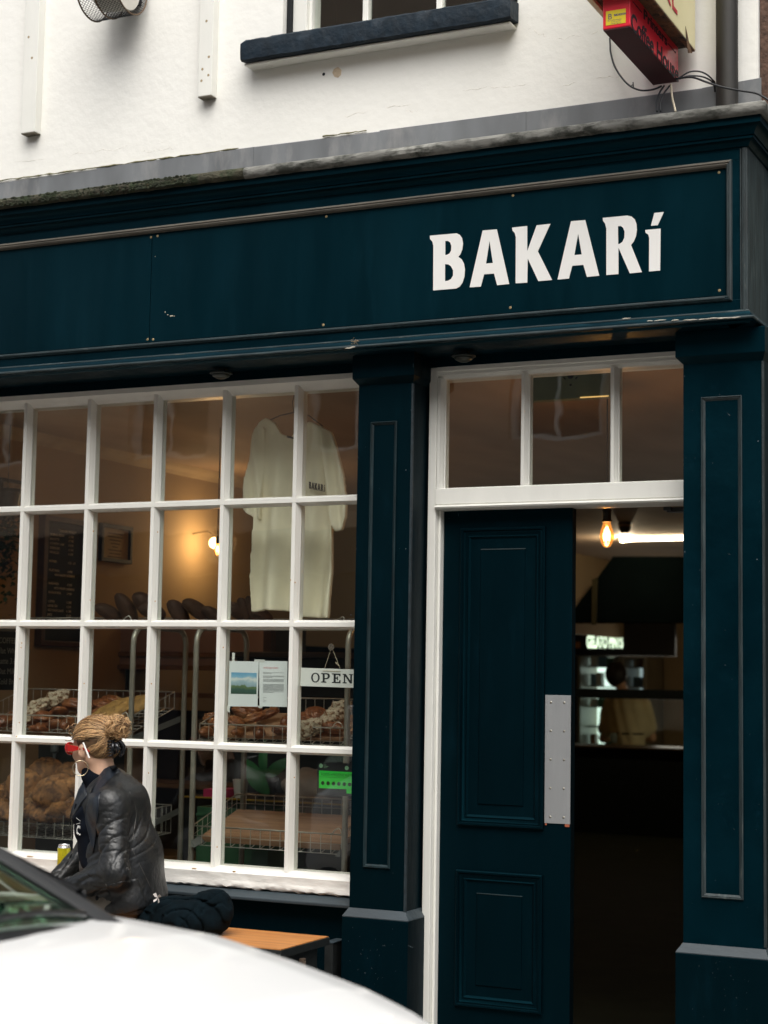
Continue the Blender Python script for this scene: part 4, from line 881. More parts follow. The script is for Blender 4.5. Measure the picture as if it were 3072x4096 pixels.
# hygiene sticker
t = thing('hygiene_sticker', at(1350, 3185, Y=YG), 'green and black food hygiene rating sticker in the lower corner of the window', 'sticker')
obj('black_backing', MB().poly([at(x, y, Y=YG) for x, y in [(1270, 3047), (1480, 3058), (1475, 3190), (1268, 3179)]], (0, .0006, 0)), M_INK, t)
obj('green_band', MB().poly([at(x, y, Y=YG-.0004) for x, y in [(1276, 3082), (1476, 3092), (1474, 3162), (1386, 3157), (1276, 3152)]], (0, .0003, 0)), mat('bright_green', (.03, .62, .06), .5, var=.02), t)
obj('green_tab', MB().poly([at(x, y, Y=YG-.0004) for x, y in [(1386, 3157.5), (1474, 3162.5), (1473, 3178), (1386, 3174)]], (0, .0003, 0)), MATS['bright_green'], t)
mb = MB(); q = at(1284, 3103, Y=YG-.0006); r_ = at(1398, 3103, Y=YG-.0006); put_text(mb, 'FOOD HYGIENE RATING', (q.x, YG-.0006, q.z), (1, 0, 0), (0, 0, 1), .012, .0002, width=(r_.x-q.x)*1.24, height=.012)
a = at(1278, 3107, Y=YG-.0006); b = at(1470, 3107, Y=YG-.0006); mb.box(a.x, b.x, YG-.0007, YG-.0005, a.z-.0006, a.z+.0005)
for i in range(6):
    q = at(1291+i*21.5, 3132+i*1.2, Y=YG-.0006); mb.lathe((q.x, YG-.0006, q.z), [(.0078, 0), (.0078, -.0003), (.0064, -.0003), (.0064, 0)], 18, 'y')
    put_text(mb, str(i), (q.x-.003, YG-.0007, q.z-.004), (1, 0, 0), (0, 0, 1), .010, .0002)
obj('lettering', mb, mat('dark_green_ink', (.01, .10, .02), .6), t)
mb = MB()
for (x, y, r2) in [(1284, 3063, .0085), (1387, 3072, .0085)]: q = at(x, y, Y=YG-.0006); mb.lathe((q.x, YG-.0006, q.z), [(r2, 0), (r2, -.0003), (.0001, -.0003)], 16, 'y')
for i, l in enumerate(['Food', 'Standards', 'Agency']): q = at(1294, 3061+i*5, Y=YG-.0006); put_text(mb, l, (q.x, YG-.0007, q.z), (1, 0, 0), (0, 0, 1), .0055, .0002)
obj('badge_and_small_print', mb, mat('pale_green_ink', (.25, .5, .3), .6), t)
# green box light seen through the middle transom pane
t = thing('exit_light', (at(2260, 1600, Y=.55).x, .57, at(2260, 1600, Y=.55).z), 'pale green box light behind the middle pane above the door', 'light fitting')
P = [at(x, y, Y=.55) for x, y in [(2095, 1462), (2440, 1440), (2440, 1592), (2098, 1606)]]
x0_, x1_, z0_, z1_ = P[0].x, P[1].x, P[3].z, P[0].z
obj('housing', MB().box(x0_, x1_, .55, .60, z0_, z1_), mat('pale_green_housing', (.16, .20, .12), .5, var=.15, scale=8), t, bevel=.004)
mb = MB(); q = at(2282, 1502, Y=.549); mb.lathe((q.x, .5495, q.z), [(.014, 0), (.012, -.003), (.001, -.003)], 14, 'y')
obj('sensor', mb, M_INK, t)
for (x, y, dx, dy) in [(2262, 1518, 8, 10), (2302, 1516, -8, 10)]: a = at(x, y, Y=.549); b = at(x-dx, y-dy, Y=.549); obj('indicator', MB().tube([a, b], .003, 6), M_INK, t)
q = at(2282, 1540, Y=.549); obj('indicator', MB().sphere(q, (.005, .002, .005), 10, 6), M_INK, t)
a = at(2320, 1596, Y=.546); obj('lit_edge', MB().box(a.x, x1_-.005, .546, .5495, z0_, z0_+.005), mat('warm_lit_edge', (1, .7, .3), .4, emis=(1, .6, .2), estr=.6), t)
# ================================================================== RACKS, BASKETS, BREAD
M_TUBE = mat('steel_tube', (.34, .32, .27), .38, metal=.5, var=.1, scale=20)
M_WIRE = mat('chromed_wire', (.60, .58, .52), .35, metal=.6)
M_BRACK = mat('grey_bracket', (.20, .21, .20), .5, metal=.2)
YF, YR = .27, .70
xa = at(530, 2700, Y=YF).x; xa2 = xa-.92; xb = at(783, 2700, Y=YF).x; xb2 = at(1380, 3300, Y=YF).x
def side_frame(x, z=1.71):
    r = .07; pts = [(x, YF, GZ+.07), (x, YF, z-r)]+[(x, YF+r-r*math.cos(a), z-r+r*math.sin(a)) for a in [math.pi/2*k/6 for k in range(1, 7)]]
    pts += [(x, YR-r+r*math.sin(a), z-r+r*math.cos(a)) for a in [math.pi/2*k/6 for k in range(0, 7)]]+[(x, YR, GZ+.07)]
    return MB().tube(pts, .0125, 12)
def rack(x0, x1, levels, label):
    t = thing('bakery_rack', ((x0+x1)/2, .48, GZ), label, 'rack', 'steel racks inside the shop window')
    for x in (x0, x1): obj('side_frame', side_frame(x), M_TUBE, t, smooth='auto')
    for z in levels:
        for x, s in ((x0, 1), (x1, -1)):
            mb = MB(); xx = x+s*.012; L = [(xx, YF-.02, z-.045), (xx+s*.02, YF-.02, z-.045), (xx+s*.02, YR, z+.05), (xx, YR, z+.05)]
            mb.add(L+[(a, b, c+.028 if i in (0, 3) else c+.004) for i, (a, b, c) in enumerate(L)], [(0, 1, 2, 3), (4, 7, 6, 5), (0, 4, 5, 1), (1, 5, 6, 2), (2, 6, 7, 3), (3, 7, 4, 0)])
            obj('shelf_bracket', mb, M_BRACK, t)
    obj('foot_bar', MB().box(x0, x1, YF-.012, YF+.012, GZ+.06, GZ+.085).box(x0, x1, YR-.012, YR+.012, GZ+.06, GZ+.085), M_TUBE, t)
    return t
rack(xa2, xa, [1.24, .82], 'steel tube bread rack at the left of the shop window'); rack(xb, xb2, [1.24, .82], 'steel tube rack behind the taped posters and OPEN sign')
def basket(x0, x1, z, h, label, rise=.115, hook=False, tall=0):
    """wire basket sloping up to the back; z bottom at the front, h side height"""
    y0, y1 = YF+.03, YR-.03; sl = rise/(y1-y0)
    t = thing('wire_basket', ((x0+x1)/2, (y0+y1)/2, z), label, 'basket', 'wire bread baskets on the racks')
    Z = lambda y: z+(y-y0)*sl
    mb = MB(); rt = .0036
    def rim(dz, r):
        P = [(x0, y0, Z(y0)+dz), (x1, y0, Z(y0)+dz), (x1, y1, Z(y1)+dz), (x0, y1, Z(y1)+dz)]; mb.tube(P, r, 6, close=True)
    rim(h, rt); rim(0, .002)
    if tall: rim(h/2, .0016)
    obj('rim_wire', mb, M_WIRE, t, smooth=True)
    mb = MB(); n = max(2, int((x1-x0)/.045))
    for i in range(n+1):
        x = x0+(x1-x0)*i/n
        mb.tube([(x, y0-.001, Z(y0)+h+.003), (x, y0-.001, Z(y0)), (x, y1+.001, Z(y1)), (x, y1+.001, Z(y1)+h+.003)], .0018, 5)
    m = 9
    for i in range(m+1):
        y = y0+(y1-y0)*i/m
        mb.tube([(x0, y, Z(y)+h), (x0, y, Z(y)), (x1, y, Z(y)), (x1, y, Z(y)+h)], .0018, 5)
    obj('mesh_wire', mb, M_WIRE, t)
    mb = MB()
    for xe in ((x1-.06, x1-.03, x1-.012, x1+.004),) if not hook else ((x1-.10, x1-.07, x1-.055, x1-.03),):
        mb.tube([(xe[0], y0-.003, Z(y0)+h), (xe[1]-.01, y0-.003, Z(y0)+h+.004), (xe[1], y0-.003, Z(y0)+h+.018), (xe[2], y0-.003, Z(y0)+h+.026), (xe[3]-.008, y0-.003, Z(y0)+h+.018), (xe[3], y0-.003, Z(y0)+h)], .0026, 6)
    obj('hook', mb, M_WIRE, t, smooth=True)
    return t, Z
bA, ZA = basket(xa2+.04, xa-.035, 1.235, .075, 'wire basket of brown rolls and iced pastries on the left rack')
bB, ZB = basket(at(800, 2895, Y=.3).x, at(1400, 2912, Y=.3).x, 1.225, .070, 'wire basket of swirl buns and almond croissants below the posters', hook=True)
bC, ZCc = basket(xa2+.04, xa-.035, .765, .125, 'deep wire basket of large crusty loaves on the left rack', tall=1, rise=.02)
bD, ZD = basket(at(770, 3300, Y=.3).x, xb2-.03, .780, .080, 'wire basket holding a bare wooden board low on the right rack', tall=1)
bE, ZE = basket(xa2+.04, xa-.035, 1.705, .03, 'wire tray of dark loaves on top of the left rack', rise=.03)
bF, ZF = basket(xb+.035, xb2-.03, 1.700, .03, 'wire tray of dark loaves on top of the right rack', rise=.03)
a = bD.location
t = obj('wooden_board', MB().box(at(790, 3330, Y=.3).x, xb2-.05, YF+.05, YR-.05, .0, .022), mat('pale_brown_plank', (.36, .20, .11), .6, var=.25, scale=14, stretch=(.25, 3, 3), bump=.1, bscale=60)); tag(t, 'bare wooden board lying in the low wire basket', 'board')
t.rotation_euler = (math.atan2(.115, .37), 0, 0); t.location = (t.location.x, t.location.y, ZD((YF+YR)/2)+.004-.0)
t2 = obj('wooden_board', MB().box(xb+.06, xb2-.05, YF+.06, YR-.06, 0, .012), MATS['pale_brown_plank']); tag(t2, 'thin brown board lining the wire basket of swirl buns', 'board'); t2.rotation_euler = (math.atan2(.115, .37), 0, 0); t2.location = ((xb+xb2)/2, (YF+YR)/2, ZB((YF+YR)/2)+.003)
# --- bread prototypes
def blob(fn, n=40, m=26):
    L = []
    for j in range(m+1):
        ph = math.pi*j/m; ring = []
        for k in range(n):
            th = 2*math.pi*k/n; ring.append(fn(th, ph))
        L.append(ring)
    return MB().loops(L)
def nz1(x, y, z, s): return float(noise3(np.array([[x+9, y+9, z+9]]), s)[0])
def swirl(R, seed):
    def f(th, ph):
        rho = math.sin(ph); top = ph > math.pi/2; x, y, z = rho*math.cos(th), rho*math.sin(th), -math.cos(ph)
        q = 1+(.085*math.cos(2*math.pi*rho*2.6-th+seed)*(1 if top else .2))+.05*nz1(x, y, z, 3+seed % 3)
        return (R*x*q, R*y*q, R*(.55*z*q+.5) if top else R*(.35*z+.5))
    return blob(f, 44, 30)
def loaf(rx, ry, rz, seed, rough_=.06, score=0):
    def f(th, ph):
        x, y, z = math.sin(ph)*math.cos(th), math.sin(ph)*math.sin(th), -math.cos(ph)
        q = 1+rough_*nz1(x+seed, y, z, 2.5)+rough_*.4*nz1(x+seed, y, z, 9)
        if score and z > 0: q -= .10*math.exp(-((y+.25*math.sin(3*x))/.10)**2)*(z)
        return (rx*x*q, ry*y*q, rz*(z if z > 0 else z*.6)*q+rz*.6)
    return blob(f)
def croissant(Lh, R, seed):
    n = 46; L = []
    for i in range(n+1):
        t = -1+2*i/n; a = t*1.15; c = Vector((Lh*math.sin(a)/math.sin(1.15), -Lh*.55*(1-math.cos(a)), R*.8)); seg = (t*4.5+seed) % 1
        r = R*(1-abs(t)**2.2*.80)*(1+.09*(seg-.5)); tn = Vector((math.cos(a), -math.sin(a)*.55, 0)).normalized(); sd_ = Vector((-tn.y, tn.x, 0))
        L.append([c+sd_*(r*math.cos(q))+Vector((0, 0, 1))*(r*.85*math.sin(q)) for q in [2*math.pi*k/18 for k in range(18)]])
    return MB().loops(L)
M_CRUST = mat('glossy_brown_crust', (.20, .065, .022), .35, var=.45, scale=40, bump=.25, bscale=70, col2=(.40, .17, .06), c2at=(.5, .75), c2scale=25)
M_ALM = mat('icing_dusted_crust', (.62, .52, .38), .8, var=.15, scale=90, bump=1.0, bscale=120, col2=(.22, .10, .04), c2at=(.50, .58), c2scale=70)
M_RUST2 = mat('rustic_crust', (.27, .12, .035), .75, var=.5, scale=40, bump=.9, bscale=60, col2=(.075, .030, .010), c2at=(.48, .60), c2scale=34)
M_FLOUR = mat('floury_crust', (.36, .20, .09), .85, var=.25, scale=18, bump=.5, bscale=70, col2=(.09, .05, .03), c2at=(.5, .6), c2scale=45)
M_DARKB = mat('dark_loaf', (.08, .035, .015), .7, var=.3, scale=15, bump=.5, bscale=50)
M_YELB = mat('golden_focaccia', (.40, .22, .06), .7, var=.3, scale=30, bump=.7, bscale=50, col2=(.16, .07, .02), c2at=(.55, .7), c2scale=40)
protos = {}
def proto(key, mb, m): protos[key] = (mb, m, [])
def put_bread(key, x, y, Y, s, label, grp, cat='pastry', rot=None, name='pastry', dz=0):
    mb, m, used = protos[key]
    if not used:
        me_o = obj(name, mb, m, None, smooth=True)
        me_o.data.transform(Matrix.Translation(me_o.location)); used.append(me_o.data)   # origin at the base centre
        o = me_o
    else:
        o = bpy.data.objects.new(name, used[0]); S.collection.objects.link(o)
    p = at(x, y, Y=Y); o.location = (p.x, p.y, p.z+dz); o.scale = (s*random.uniform(.86, 1.14), s*random.uniform(.86, 1.14), s*random.uniform(.85, 1.2)); o.rotation_euler = rot or (random.uniform(.1, .5), random.uniform(-.3, .3), random.uniform(0, 6.28))
    tag(o, label, cat, grp); return o
random.seed(77)
proto('swirl', swirl(.05, 1), M_CRUST); proto('swirl2', swirl(.047, 3), M_CRUST); proto('cro', croissant(.048, .030, .2), M_CRUST); proto('alm', loaf(.060, .036, .036, 4, .20, 0), M_ALM)
proto('loafA', loaf(.088, .070, .060, 2, .13, 1), M_RUST2); proto('loafB', loaf(.095, .065, .055, 5, .08, 1), M_FLOUR); proto('dark', loaf(.075, .045, .045, 8, .05, 1), M_DARKB); proto('foc', loaf(.10, .07, .03, 12, .06), M_YELB)
gB = 'brown buns in the right upper basket'
for (x, y, Y, k, s) in [(956, 2872, .50, 'swirl', 1), (1024, 2895, .40, 'swirl2', 1.05), (1081, 2878, .50, 'swirl', 1), (940, 2905, .36, 'swirl2', .95), (956, 2945, .32, 'cro', .8), (1045, 2950, .34, 'cro', .8), (1122, 2935, .34, 'cro', .9), (1225, 2895, .46, 'swirl2', .95), (818, 2945, .34, 'cro', .8), (870, 2920, .42, 'swirl', .9), (890, 2895, .52, 'swirl2', .9), (1010, 2860, .60, 'swirl', .9), (1160, 2905, .46, 'cro', .9), (1330, 2930, .36, 'cro', .95), (840, 2900, .56, 'swirl', .9)]:
    put_bread(k, x, y, Y, s, 'glossy brown bun piled in the wire basket below the taped posters', gB, name='bun', cat='bun')
for (x, y, Y, s) in [(1336, 2893, .44, 1.05), (1376, 2862, .52, 1.05), (1250, 2942, .34, 1.1), (1290, 2922, .38, 1.0)]: put_bread('alm', x, y, Y, s, 'sugar dusted almond croissant in the wire basket below the OPEN sign', 'almond croissants below the open sign', name='almond_croissant', cat='croissant', rot=(.4, -.5, .5+random.uniform(-.3, .3)))
put_bread('swirl', 1263, 2885, .50, 1.1, 'large pale brown swirl bun behind the almond croissants under the OPEN sign', None, name='bun', cat='bun', rot=(.9, .2, .6))
gA = 'brown rolls in the left upper basket'
for (x, y, Y, k, s) in [(170, 2895, .38, 'swirl', 1.1), (239, 2872, .44, 'swirl2', 1.15), (285, 2852, .50, 'swirl', 1.1), (164, 2925, .33, 'cro', .9), (277, 2915, .34, 'cro', .9), (15, 2915, .34, 'swirl', 1), (40, 2905, .4, 'cro', 1), (-30, 2905, .4, 'swirl2', 1), (120, 2905, .40, 'swirl2', 1), (225, 2915, .35, 'swirl', .9), (330, 2895, .40, 'cro', 1), (100, 2860, .55, 'swirl', 1), (60, 2890, .5, 'swirl', 1), (350, 2860, .55, 'swirl2', 1), (190, 2850, .55, 'swirl2', 1), (375, 2850, .6, 'swirl', 1), (-80, 2890, .45, 'swirl', 1), (140, 2935, .31, 'swirl2', .8)]:
    put_bread(k, x, y, Y, s, 'glossy brown roll piled in the left wire basket above the seated person', gA, name='roll', cat='roll')
for (x, y, Y, s) in [(234, 2822, .50, 1.15), (161, 2848, .44, 1.1), (123, 2882, .38, .95)]: put_bread('alm', x, y, Y, s, 'white iced pastry among the brown rolls in the left wire basket', 'iced pastries in the left basket', name='iced_pastry', cat='pastry', rot=(.3, -.5, .5+random.uniform(-.4, .4)))
for (x, y, Y) in [(415, 2838, .50), (445, 2830, .56), (405, 2880, .40)]: put_bread('swirl', x, y, Y, 1.0, 'reddish brown bun at the right of the left basket above the person', 'buns above the person', name='bun', cat='bun')
for (x, y, Y, s) in [(478, 2850, .42, 1.05), (545, 2842, .46, 1.0), (440, 2872, .38, 1.0)]: put_bread('foc', x, y, Y, s, 'golden crumb topped flat bread leaning in the left wire basket', 'golden flat breads in the left basket', name='flat_bread', cat='bread', rot=(.5, -.4, .3))
random.seed(5)
for (x, y, Y, k, s) in [(109, 3185, .36, 'loafA', .95), (174, 3140, .50, 'loafA', .95), (224, 3215, .36, 'loafA', 1.1), (112, 3270, .33, 'loafA', .9), (196, 3275, .34, 'loafA', .95), (262, 3280, .34, 'loafA', .9), (275, 3155, .50, 'loafA', .95), (22, 3230, .38, 'loafA', 1), (-40, 3240, .38, 'loafA', 1), (30, 3285, .34, 'loafA', .9), (330, 3200, .4, 'loafA', 1), (400, 3210, .4, 'loafA', 1), (360, 3280, .36, 'loafA', 1), (100, 3200, .55, 'loafA', 1), (330, 3150, .55, 'loafA', 1)]:
    put_bread(k, x, y, Y, s*1.22, 'large brown crusty loaf piled in the deep wire basket beside the person', 'crusty loaves in the deep basket', name='loaf', cat='loaf')
for (x, y, Y, s) in [(160, 3200, .36, .95), (128, 3235, .32, .85)]: put_bread('loafB', x, y, Y, s, 'dark mottled seeded loaf among the brown loaves in the deep basket', 'seeded loaves in the deep basket', name='seeded_loaf', cat='loaf', rot=(.3, -.6, .9))
for (x, y, s, r) in [(482, 2450, 1.1, 1.0), (555, 2440, 1.1, .8), (690, 2470, 1.0, .9), (770, 2462, .95, .6), (838, 2475, .85, .6), (958, 2450, .85, 1.2), (990, 2448, .85, 1.2), (940, 2472, .9, .5), (1040, 2485, .8, .3), (600, 2475, .9, .3), (422, 2475, .9, .5)]:
    put_bread('dark', x, y, .48, s, 'dark loaf standing on the top tray of the racks under the window bar', 'dark loaves on the rack tops', name='loaf', cat='loaf', rot=(0, r, .9))
# --- clutter behind the racks
M_DK = mat('black_cabinet', (.010, .013, .013), .5)
t = thing('added_dark_cabinet', (-.7, 2.0, GZ), 'tall dark cabinet added behind the bread racks to keep the lower panes dark', 'cabinet')  # dark block added so that the lower panes look dark
obj('carcass', MB().box(-1.25, .12, 1.7, 2.3, GZ+.06, 1.60), M_DK, t, bevel=.005); obj('cabinet_top', MB().box(-1.28, .14, 1.66, 2.34, 1.601, 1.63), mat('dark_wood', (.025, .014, .008), .5, var=.3, scale=10), t, bevel=.003)
a, b = at(175, 2655, Y=2.2), at(315, 2655, Y=2.2)
t = thing('shelf_unit', ((a.x+b.x)/2, 2.3, GZ), 'wooden shelf unit with paper boxes seen through the second column of panes', 'shelf')
zs = [at(200, 2655, Y=2.2).z, at(200, 2640-20+0, Y=2.2).z+.08, at(200, 2740, Y=2.2).z-.12, .5]
mb = MB(); x0, x1 = a.x-.1, -1.3
for z in (at(200, 2655, Y=2.2).z, at(200, 2605, Y=2.2).z, at(200, 2760, Y=2.2).z, .9, .5): mb.box(x0, x1, 2.15, 2.5, z-.025, z)
obj('shelf_board', mb, mat('honey_wood', (.22, .11, .04), .5, var=.2, scale=12), t, bevel=.002)
mb = MB(); mb.box(x0-.03, x0, 2.15, 2.5, GZ+.06, 1.78); mb.box(x1, x1+.03, 2.15, 2.5, GZ+.06, 1.78); mb.box(x0, x1, 2.49, 2.51, GZ+.06, 1.3); obj('frame', mb, MATS['dark_wood'], t)
random.seed(14)
zt_ = at(200, 2605, Y=2.2).z
def simple(name, mb, m, lab, cat, grp=None, bevel=.003, smooth=False): return tag(obj(name, mb, m, None, smooth, bevel), lab, cat, grp)
simple('paper_box', MB().box(x0+.25, x1-.06, 2.17, 2.42, zt_+.001, zt_+.16), mat('pinkish_card', (.38, .27, .25), .8, var=.08), 'large pinkish white paper box on the top of the wooden shelf unit', 'box')
z2 = at(200, 2655, Y=2.2).z
simple('paper_box', MB().box(x0+.28, x1-.10, 2.17, 2.42, z2+.001, min(z2+.05, zt_-.03)), MATS['pinkish_card'], 'flat pinkish paper box on the second shelf below the large box', 'box')
z3 = at(200, 2760, Y=2.2).z
simple('card_box', MB().box(x0+.16, x0+.30, 2.18, 2.3, z3+.001, z3+.27), mat('grey_card', (.20, .17, .14), .8), 'small upright grey box on the third shelf of the wooden unit', 'box')
for k in range(4): simple('dark_jar', MB().lathe((x0+.38+k*.085, 2.26, z3+.001), [(.03, 0), (.034, .01), (.034, .19), (.026, .21), (.026, .25), (.001, .25)], 14), mat('dark_glass', (.015, .02, .018), .2), 'tall dark jar standing beside the grey box on the wooden shelf', 'jar', 'dark jars on the wooden shelf', 0, 'auto')
# yellow shelf, green crates, cups, pink box behind the right rack
a, b = at(722, 3192, Y=1.0), at(1390, 3212, Y=1.0)
t = thing('prep_table', ((a.x+b.x)/2, 1.15, GZ), 'low table with a yellow front edge behind the right bread rack', 'table')
obj('yellow_edge', MB().box(a.x, b.x, .98, 1.0, b.z-.005, a.z+.005), mat('yellow_edge', (.42, .26, .02), .5), t, bevel=.002)
obj('table_top', MB().box(a.x, b.x, 1.0005, 1.5, b.z-.01, a.z), MATS['dark_wood'], t)
obj('leg', MB().box(a.x, a.x+.04, 1.02, 1.06, GZ+.06, b.z-.01), M_DK, t); obj('leg', MB().box(b.x-.04, b.x, 1.02, 1.06, GZ+.06, b.z-.01), M_DK, t); obj('leg', MB().box(a.x, a.x+.04, 1.44, 1.48, GZ+.06, b.z-.01), M_DK, t); obj('leg', MB().box(b.x-.04, b.x, 1.44, 1.48, GZ+.06, b.z-.01), M_DK, t)
tz = a.z+.001
p = at(812, 3190, Y=1.05); simple('pink_box', MB().box(p.x, p.x+.12, 1.05, 1.2, tz, tz+.045), mat('pink_plastic', (.55, .03, .12), .4), 'small pink box on the low table behind the rack upright', 'box')
p = at(925, 3180, Y=1.05); mb = MB()
mb.lathe((p.x+.01, 1.12, tz), [(.028, 0), (.038, .085), (.040, .087), (.040, .092), (.037, .092)], 20); simple('paper_cup', mb, mat('white_card_cup', (.60, .58, .52), .6), 'white paper cup standing on the low table behind the window bar', 'cup', None, 0, 'auto')
random.seed(3); mb = MB(); p = at(1000, 3160, Y=1.1)
def leaf(P0, P1, wd, mb):
    P0, P1 = Vector(P0), Vector(P1); d = (P1-P0); s_ = d.cross(Vector((0, 1, 0))).normalized()*wd; n = 8; L = []
    for i in range(n+1):
        u = i/n; q = P0+d*u+Vector((0, -.02*math.sin(u*3.1), .0)); k = math.sin(math.pi*min(1, u*.95+.03))**.7
        L.append([q-s_*k, q+Vector((0, -.006, 0)), q+s_*k])
    mb.loops(L, cap=False, wrap=False)
t = thing('potted_plant', (p.x+.05, 1.15, tz), 'broad leaved green plant on the low table behind the rack', 'plant')
leaf(at(1075, 3178, Y=1.1), at(985, 3040, Y=1.1), .045, mb); leaf((p.x+.05, 1.15, tz+.1), (p.x+.18, 1.18, tz+.2), .03, mb); leaf((p.x+.05, 1.15, tz+.1), (p.x+.02, 1.2, tz+.28), .025, mb)
obj('leaf', mb, mat('green_leaf', (.02, .16, .04), .45, var=.25), t, smooth=True); obj('pot', MB().lathe((p.x+.06, 1.15, tz), [(.04, 0), (.055, .09), (.06, .09), (.06, .105), (.001, .105)], 16), M_DK, t, smooth='auto')
M_GRC = mat('green_plastic_crate', (.035, .12, .055), .5, var=.1)
def crate(x0, x1, z0, z1, y0, lab):
    mb = MB(); mb.box(x0, x1, y0, y0+.01, z0, z1); mb.box(x0, x1, y0+.34, y0+.35, z0, z1); mb.box(x0, x0+.01, y0+.01, y0+.34, z0, z1); mb.box(x1-.01, x1, y0+.01, y0+.34, z0, z1); mb.box(x0+.01, x1-.01, y0+.01, y0+.34, z0, z0+.01)
    for k in range(3): mb.box(x0-.004, x1+.004, y0-.006, y0-.0005, z0+.02+k*(z1-z0-.04)/2.2, z0+.032+k*(z1-z0-.04)/2.2)
    return simple('crate', mb, M_GRC, lab, 'crate', 'green crates behind the right rack', .002)
p = at(765, 3460, Y=.78); q = at(832, 3250, Y=.78); crate(p.x, p.x+.42, GZ+.061, .62, .78, 'green plastic crate on the floor at the left of the right rack')
crate(p.x+.02, p.x+.40, .625, .90, .785, 'green plastic crate stacked on top of the left floor crate')
crate(p.x+.45, p.x+.83, GZ+.061, .56, .78, 'green plastic crate on the floor below the OPEN sign')
# white sack / paper bags on the low table
V_ = at(1230, 3190, Y=1.15)
o = sculpt('paper_bag', lambda P: sd_ell(P, (V_.x+.03, 1.2, tz+.07), (.17, .1, .085))+.02*noise3(P, 14)+.012*noise3(P, 31), (V_.x-.2, 1.05, tz-.02), (V_.x+.25, 1.35, tz+.2), .008, mat('crumpled_paper', (.30, .25, .21), .8)); tag(o, 'crumpled pale paper bag on the low table behind the hygiene sticker', 'bag')
# soap dispenser shapes: two grey machine nozzles above the loaves
p = at(209, 2990, Y=.95)
t = thing('coffee_grinder', (p.x, 1.0, GZ+.06), 'grey dispenser nozzle hanging over the crusty loaves', 'dispenser')
obj('stand', MB().box(p.x-.12, p.x+.26, 1.0, 1.2, GZ+.06, p.z+.02), M_DK, t); obj('nozzle', MB().lathe((p.x, .97, p.z), [(.02, .02), (.021, -.02), (.008, -.03), (.006, -.08), (.002, -.1)], 14), mat('grey_nozzle', (.18, .21, .23), .3, metal=.5), t, smooth='auto')
# ================================================================== STREET-SIDE THINGS
# --- red projecting sign
X1, X0 = 1.6145, 1.517; Yn, Yf2 = -.65, -.06; zb = 3.724; zt = at(2717, 192, X=X1).z
t = thing('projecting_sign', ((X0+X1)/2, (Yn+Yf2)/2, zb), 'red box sign lettered Printers Coffee House sticking out from the wall', 'sign')
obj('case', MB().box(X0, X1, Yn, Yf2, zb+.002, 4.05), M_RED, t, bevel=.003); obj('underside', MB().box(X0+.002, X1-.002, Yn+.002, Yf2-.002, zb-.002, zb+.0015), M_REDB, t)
def on(x, y, X=X1+.0012): return at(x, y, X=X)
q1 = on(2524, 40)
for word, (xs_, ys_), (xe_, ye_) in (('Coffee', (2524, 112), (2614, 206)), ('House', (2626, 219), (2713, 311))):
    q0, q2 = on(xs_, ys_), on(xe_, ye_); mb = MB(); put_text(mb, word, (q0.x, q0.y, on(2524, 112).z), (0, 1, 0), (0, 0, 1), .07, .001, bold=.0012, width=q2.y-q0.y, height=(q1.z-on(2524, 112).z)); obj('lettering', mb, M_INK, t)
mb = MB(); q0, q1, q2 = on(2574, 72), on(2574, 30), on(2667, 172); put_text(mb, 'Printers', q0, (0, 1, 0), (0, 0, 1), .05, .001, bold=.0008, width=q2.y-q0.y, height=(q1.z-q0.z))
for (xa_, ya_, xb_, yb_) in [(2532, 6, 2567, 50), (2672, 176, 2703, 209)]:
    a, b = on(xa_, ya_), on(xb_, yb_); obj('rule_line', MB().box(X1+.0006, X1+.0018, a.y, b.y, (a.z+b.z)/2-.0012, (a.z+b.z)/2+.0012), M_INK, t)
obj('lettering', mb, M_INK, t)
a, b = at(2424, 50, Y=Yn), at(2503, 100, Y=Yn)
lb = obj('maker_label', MB().box(a.x, b.x, Yn-.0015, Yn-.0005, 3.738, 3.788), mat('yellow_label', (.80, .62, .02), .5, var=.02), t)
mb = MB(); put_text(mb, 'BBDESIGN', (a.x+.029, Yn-.0018, 3.767), (1, 0, 0), (0, 0, 1), .0095, .0004, bold=.0003); put_text(mb, 'B', (a.x+.007, Yn-.0018, 3.758), (1, 0, 0), (0, 0, 1), .028, .0004)
put_text(mb, 'Signs Vehicle Graphics', (a.x+.006, Yn-.0018, 3.752), (1, 0, 0), (0, 0, 1), .0055, .0003); put_text(mb, 'Tel 0131 664 4734', (a.x+.018, Yn-.0018, 3.746), (1, 0, 0), (0, 0, 1), .0045, .0003); put_text(mb, 'www.bbdesign.co.uk', (a.x+.018, Yn-.0018, 3.7405), (1, 0, 0), (0, 0, 1), .0045, .0003)
obj('label_lettering', mb, mat('blue_ink', (.05, .05, .18), .6), t)
obj('bracket', MB().box(X0+.02, X1-.02, Yf2, -.001, 3.80, 3.84).box(X0+.02, X1-.02, Yf2, -.001, 3.95, 3.99), M_INK, t)
